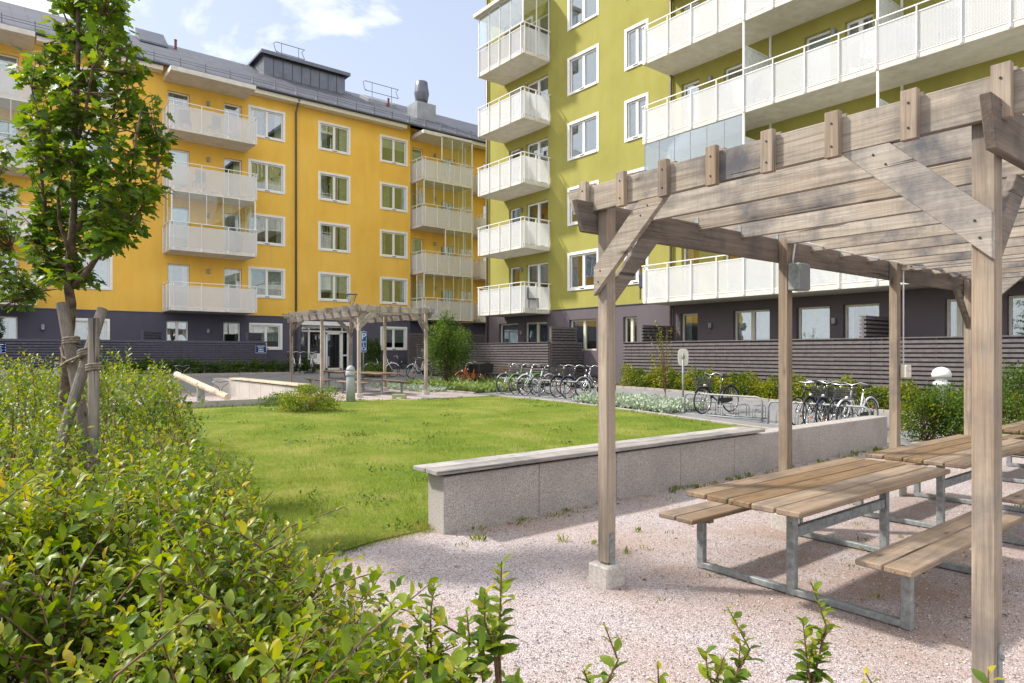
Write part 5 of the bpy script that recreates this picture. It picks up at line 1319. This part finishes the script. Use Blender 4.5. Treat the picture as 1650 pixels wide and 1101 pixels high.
for i in range(34):
    az = random.uniform(0, 6.28); sp = random.uniform(.05, .55); hh = random.uniform(1.0, 2.45); e = Vector((x+math.cos(az)*sp, y+math.sin(az)*sp, g+hh)); b0 = Vector((x, y, g+hh*random.uniform(.15, .45)))
    mb.tube([b0, b0.lerp(e, .5)+Vector((0, 0, .08)), e], [.005, .004, .002], 5)
    for k in range(random.choice([3, 8, 22]) if hh > 2.1 or hh < 1.5 else 5):
        q = b0.lerp(e, random.uniform(.3, 1)); A[0].append(tuple(q)); A[1].append(tuple(rdir(1)[0])); A[2].append(tuple(rdir(1, 1)[0])); A[3].append(.07); A[4].append(random.random())
mb.tube([(x, y, g-.02), (x+.02, y, g+1.1), (x+.05, y, g+2.2)], [.014, .009, .004], 6); mb.build('trunk', M['twig'], yt); leafmesh('crown', *A, T_LEAF, M['goldhedge'], yt)
x, y = onY(604, 34.6), 34.6; row('climbing_plant', 'dark green ivy-covered panel beside the entrance', [(x-.55, y), (x+.35, y)], .5, 1.95, 3800, .09, M['darkleaf'], 'climbing plant')
x, y = atd(600, 32.5); cloud('shrub', 'low rounded green shrub at the foot of the ivy beside the parking sign', 'shrub', (x, y, G(x, y)+.35), (1.0, .6, .45), 2200, .08, M['midleaf'], stems=6)
x, y = gp(500, 664, .27); cloud('shrub', 'mound of weedy plants turning orange at the end of the distant seat wall', 'shrub', (x, y, G(x, y)+.25), (.95, .7, .42), 4200, .06, M['autumn'], stems=14, up=1.0)
x, y = gp(455, 655, .27); cloud('shrub', 'low leafy weeds along the playground edging', 'shrub', (x, y, G(x, y)+.15), (.8, .35, .2), 1500, .05, M['midleaf'], stems=6, up=1.0)
# ground-cover beds
def cover(name, label, x0, x1, y0, y1, n, size, mat, h, cat):
    P = np.stack([rng.uniform(x0, x1, n), rng.uniform(y0, y1, n), np.zeros(n)], 1)
    lump = .5+.5*np.sin(P[:, 0]*7+np.sin(P[:, 1]*3)*2)*np.sin(P[:, 1]*6)
    P[:, 2] = [G(a, b_)+.02 for a, b_ in P[:, :2]]; P[:, 2] += h*rng.random(n)*(.35+.65*lump)
    V = np.clip(rng.random(n)*.7+lump*.3, 0, 1)
    return tag(leafmesh(name, P, rdir(n, .6), rdir(n, 1.0), size*(.7+.6*rng.random(n)), V, T_LEAF, mat), kind='stuff')
cover('silver_ground_cover', '', 13.4, 15.3, 10.7, 14.1, 6000, .11, M['silver'], .24, '')
cover('hosta_bed', '', 13.6, 16.4, 19.2, 25.0, 5200, .17, M['hosta'], .30, '')
cover('bed_edge_plants', '', 12.3, 13.3, 20.5, 25.0, 900, .15, M['silver'], .16, '')
# small weeds on the gravel and along walls
def weeds():
    P, D, N, S, V = [], [], [], [], []
    spots = [(random.uniform(3.5, 12.6), 5.22-abs(random.gauss(0, .10))) for _ in range(60)]+[(random.uniform(2.5, 9), random.uniform(1.6, 5)) for _ in range(26)]+[(random.uniform(-2, 8.5), 18.25+random.gauss(0, .08)) for _ in range(60)]+[(12.9+random.gauss(0, .25), random.uniform(5.8, 15)) for _ in range(70)]
    for x, y in spots:
        k = random.randint(6, 22); hh = random.uniform(.02, .065)
        for i in range(k):
            P.append((x+random.gauss(0, .03), y+random.gauss(0, .03), G(x, y)+.0)); D.append((random.gauss(0, .5), random.gauss(0, .5), 1)); N.append((random.gauss(0, 1), random.gauss(0, 1), .5)); S.append(hh*random.uniform(.6, 1.4)); V.append(random.random())
    return tag(leafmesh('weeds', P, D, N, S, V, ([(0,.05,0), (0,-.05,0), (.5,.13,.03), (.5,-.13,.03), (1,0,.12)], [(0,1,3,2), (2,3,4)]), M['grass']), kind='stuff')
weeds()

def litter():
    n = 420; P = []
    while len(P) < n:
        if random.random() < .5: x, y = random.uniform(3.4, 12.6), 5.24-abs(random.gauss(0, .16))
        else: x, y = random.uniform(1.8, 10), random.uniform(.8, 5.1)
        P.append((x, y, .006))
    N = np.tile([0, 0, 1.0], (n, 1))+rng.normal(size=(n, 3))*.3; D = rng.normal(size=(n, 3)); D[:, 2] *= .2
    return tag(leafmesh('fallen_leaves', np.array(P), D, N, .018+.03*rng.random(n), rng.random(n), T_LEAF, leafmat('dry_leaf', [(.10, .05, .025), (.22, .12, .05), (.33, .22, .08)], .1, .8)), kind='stuff')
litter()
# ---------- balcony furniture ----------
def chair():
    t = thing('balcony_chair', '', 'chair', (0, 0, 0), 'chairs on the balconies')
    MB().box(-.24, .24, -.24, .24, .40, .44).build('seat', M['zinc'], t, bevel=.01)
    MB().box(-.24, .24, .22, .26, .44, .92).build('backrest', M['zinc'], t, bevel=.01)
    for sx_ in (-.21, .21):
        for sy_ in (-.21, .21): MB().box(sx_-.018, sx_+.018, sy_-.018, sy_+.018, 0, .399).build('leg', M['zinc'], t)
    return t
def planter(x, y, z, label):
    t = thing('potted_plant', label, 'potted plant', (x, y, z), 'plants on the balconies')
    MB().lathe((x, y, z), [(.13, 0), (.18, .28), (.17, .28)], 14).build('pot', M['pipe'], t)
    n = 260; P = np.array([x, y, z+.62])+rdir(n)*np.array([.24, .24, .38])*(rng.random((n, 1))**.5)
    leafmesh('foliage', P, rdir(n, .4), rdir(n, .6), .10*(.6+.6*rng.random(n)), rng.random(n), T_LEAF, M['midleaf'], t)
for x, y, z, lab in ((18.55, onX(1478, 18.5), ZG+3*ST+.2, 'leafy potted plant on the third long green balcony, above the pergola corner'),
    (onY(385, 34.4), 34.4, ZY+ST+.2, 'potted plant in the glazed middle yellow balcony'), (onY(700, 35), 35.0, ZY+.2, 'potted plant behind the lowest corner glazing'), (18.8, onX(1290, 18.8), ZG+2*ST+.2, 'potted plant beside a door on the long green balcony'),
    (18.7, onX(1100, 18.7), ZG+3*ST+.2, 'potted plant near the left end of an upper long green balcony')):
    planter(x, y, z, lab)
c0 = chair(); first = True
for x, y, z, rz, lab in ((onY(300, 34.4), 34.5, ZY+3*ST+.2, 160, 'dark chair at the left on the topmost middle yellow balcony'), (onY(345, 34.4), 34.5, ZY+3*ST+.2, 200, 'dark chair at the right on the topmost middle yellow balcony'),
                          (18.8, onX(1232, 18.8), ZG+2*ST+.2, 60, 'dark chair on the long green balcony beyond the first partition'), (18.8, onX(1174, 18.8), ZG+2*ST+.2, 100, 'dark chair before the first partition of the long green balcony'),
                          (18.8, onX(1470, 18.8), ZG+2*ST+.2, 80, 'dark chair on the long green balcony above the nearest pergola corner'), (18.8, onX(1530, 18.8), ZG+2*ST+.2, 120, 'second dark chair above the nearest pergola corner'),
 (18.7, onX(857, 18.7), ZG+.2, 70, 'dark chair on the lowest far green balcony'), (18.7, onX(850, 18.7), ZG+3*ST+.2, 110, 'dark chair on the fourth far green balcony'), (onY(320, 34.4), 34.4, ZY+2*ST+.2, 190, 'dark chair on the middle yellow balcony below the top one'), (18.8, onX(1385, 18.8), ZG+2*ST+.2, 70, 'dark chair between two doors of the long green balcony'),
                          (18.8, onX(1045, 18.8), ZG+.2, 90, 'dark chair at the left end of the lowest long green balcony')):
    if first: c0.location = (x, y, z); c0.rotation_euler = (0, 0, R(rz)); c0['label'] = lab; first = False
    else: dup(c0, (x, y, z), R(rz), lab)

# ---------- sky, sun, camera ----------
w = bpy.data.worlds.new('World'); bpy.context.scene.world = w; w.use_nodes = True; nt = w.node_tree
EL, AZ = 45.0, 48.0   # sun high on the left, a little behind the seat wall
sv = Vector((-math.cos(R(EL))*math.cos(R(AZ)), math.cos(R(EL))*math.sin(R(AZ)), math.sin(R(EL))))
sky = nt.nodes.new('ShaderNodeTexSky'); sky.sky_type = 'NISHITA'; sky.sun_disc = False; sky.sun_elevation = R(EL); sky.sun_rotation = math.atan2(sv.x, sv.y)
sky.air_density = 1.0; sky.dust_density = 1.6; sky.ozone_density = 1.0
bg = nt.nodes['Background']; bg.inputs[1].default_value = .15
tc = nt.nodes.new('ShaderNodeTexCoord'); mp = nt.nodes.new('ShaderNodeMapping'); mp.inputs['Scale'].default_value = (1, 1, 2.2); nt.links.new(tc.outputs['Generated'], mp.inputs[0])
cn = noise(nt, mp.outputs[0], 2.6, 9, .58, .3)
dt = nt.nodes.new('ShaderNodeVectorMath'); dt.operation = 'DOT_PRODUCT'; dt.inputs[1].default_value = (.75, .62, .25); nt.links.new(tc.outputs['Generated'], dt.inputs[0])
cn = math_(nt, 'SUBTRACT', cn, math_(nt, 'MULTIPLY', math_(nt, 'SUBTRACT', dt.outputs['Value'], .78), .34))
cm = ramp(nt, cn, [(.53, (0,0,0)), (.63, (1,1,1))])
sp = nt.nodes.new('ShaderNodeSeparateXYZ'); nt.links.new(tc.outputs['Generated'], sp.inputs[0])
hz = ramp(nt, sp.outputs[2], [(.0, (1,1,1)), (.75, (.45,.45,.45))])
c1 = mixc(nt, math_(nt, 'MULTIPLY', hz, .85), sky.outputs[0], (3.15, 3.3, 3.75))
c2 = mixc(nt, math_(nt, 'MULTIPLY', cm, .85), c1, (6.4, 6.4, 6.5))
nt.links.new(c2, bg.inputs[0])
sun = bpy.data.lights.new('sun', 'SUN'); sun.energy = 3.3; sun.angle = R(3.5); sun.color = (1, .94, .86)
so_ = bpy.data.objects.new('sun', sun); C.objects.link(so_); so_.rotation_euler = (-sv).to_track_quat('-Z', 'Y').to_euler()
cam = bpy.data.cameras.new('camera'); co = bpy.data.objects.new('camera', cam); C.objects.link(co)
cam.sensor_width = 36; cam.lens = 36*F_PX/1650; cam.shift_y = (HY-550.5)/1650; cam.clip_start = .05; cam.clip_end = 2000
co.location = (0, 0, H); co.rotation_euler = (R(90), 0, -math.atan2(FW[0], FW[1]))
sc = bpy.context.scene; sc.camera = co
sc.view_settings.view_transform = 'Standard'; sc.view_settings.look = 'None'; sc.view_settings.gamma = 1; sc.view_settings.exposure = .74
sc.cycles.transparent_max_bounces = 24; sc.cycles.max_bounces = 8
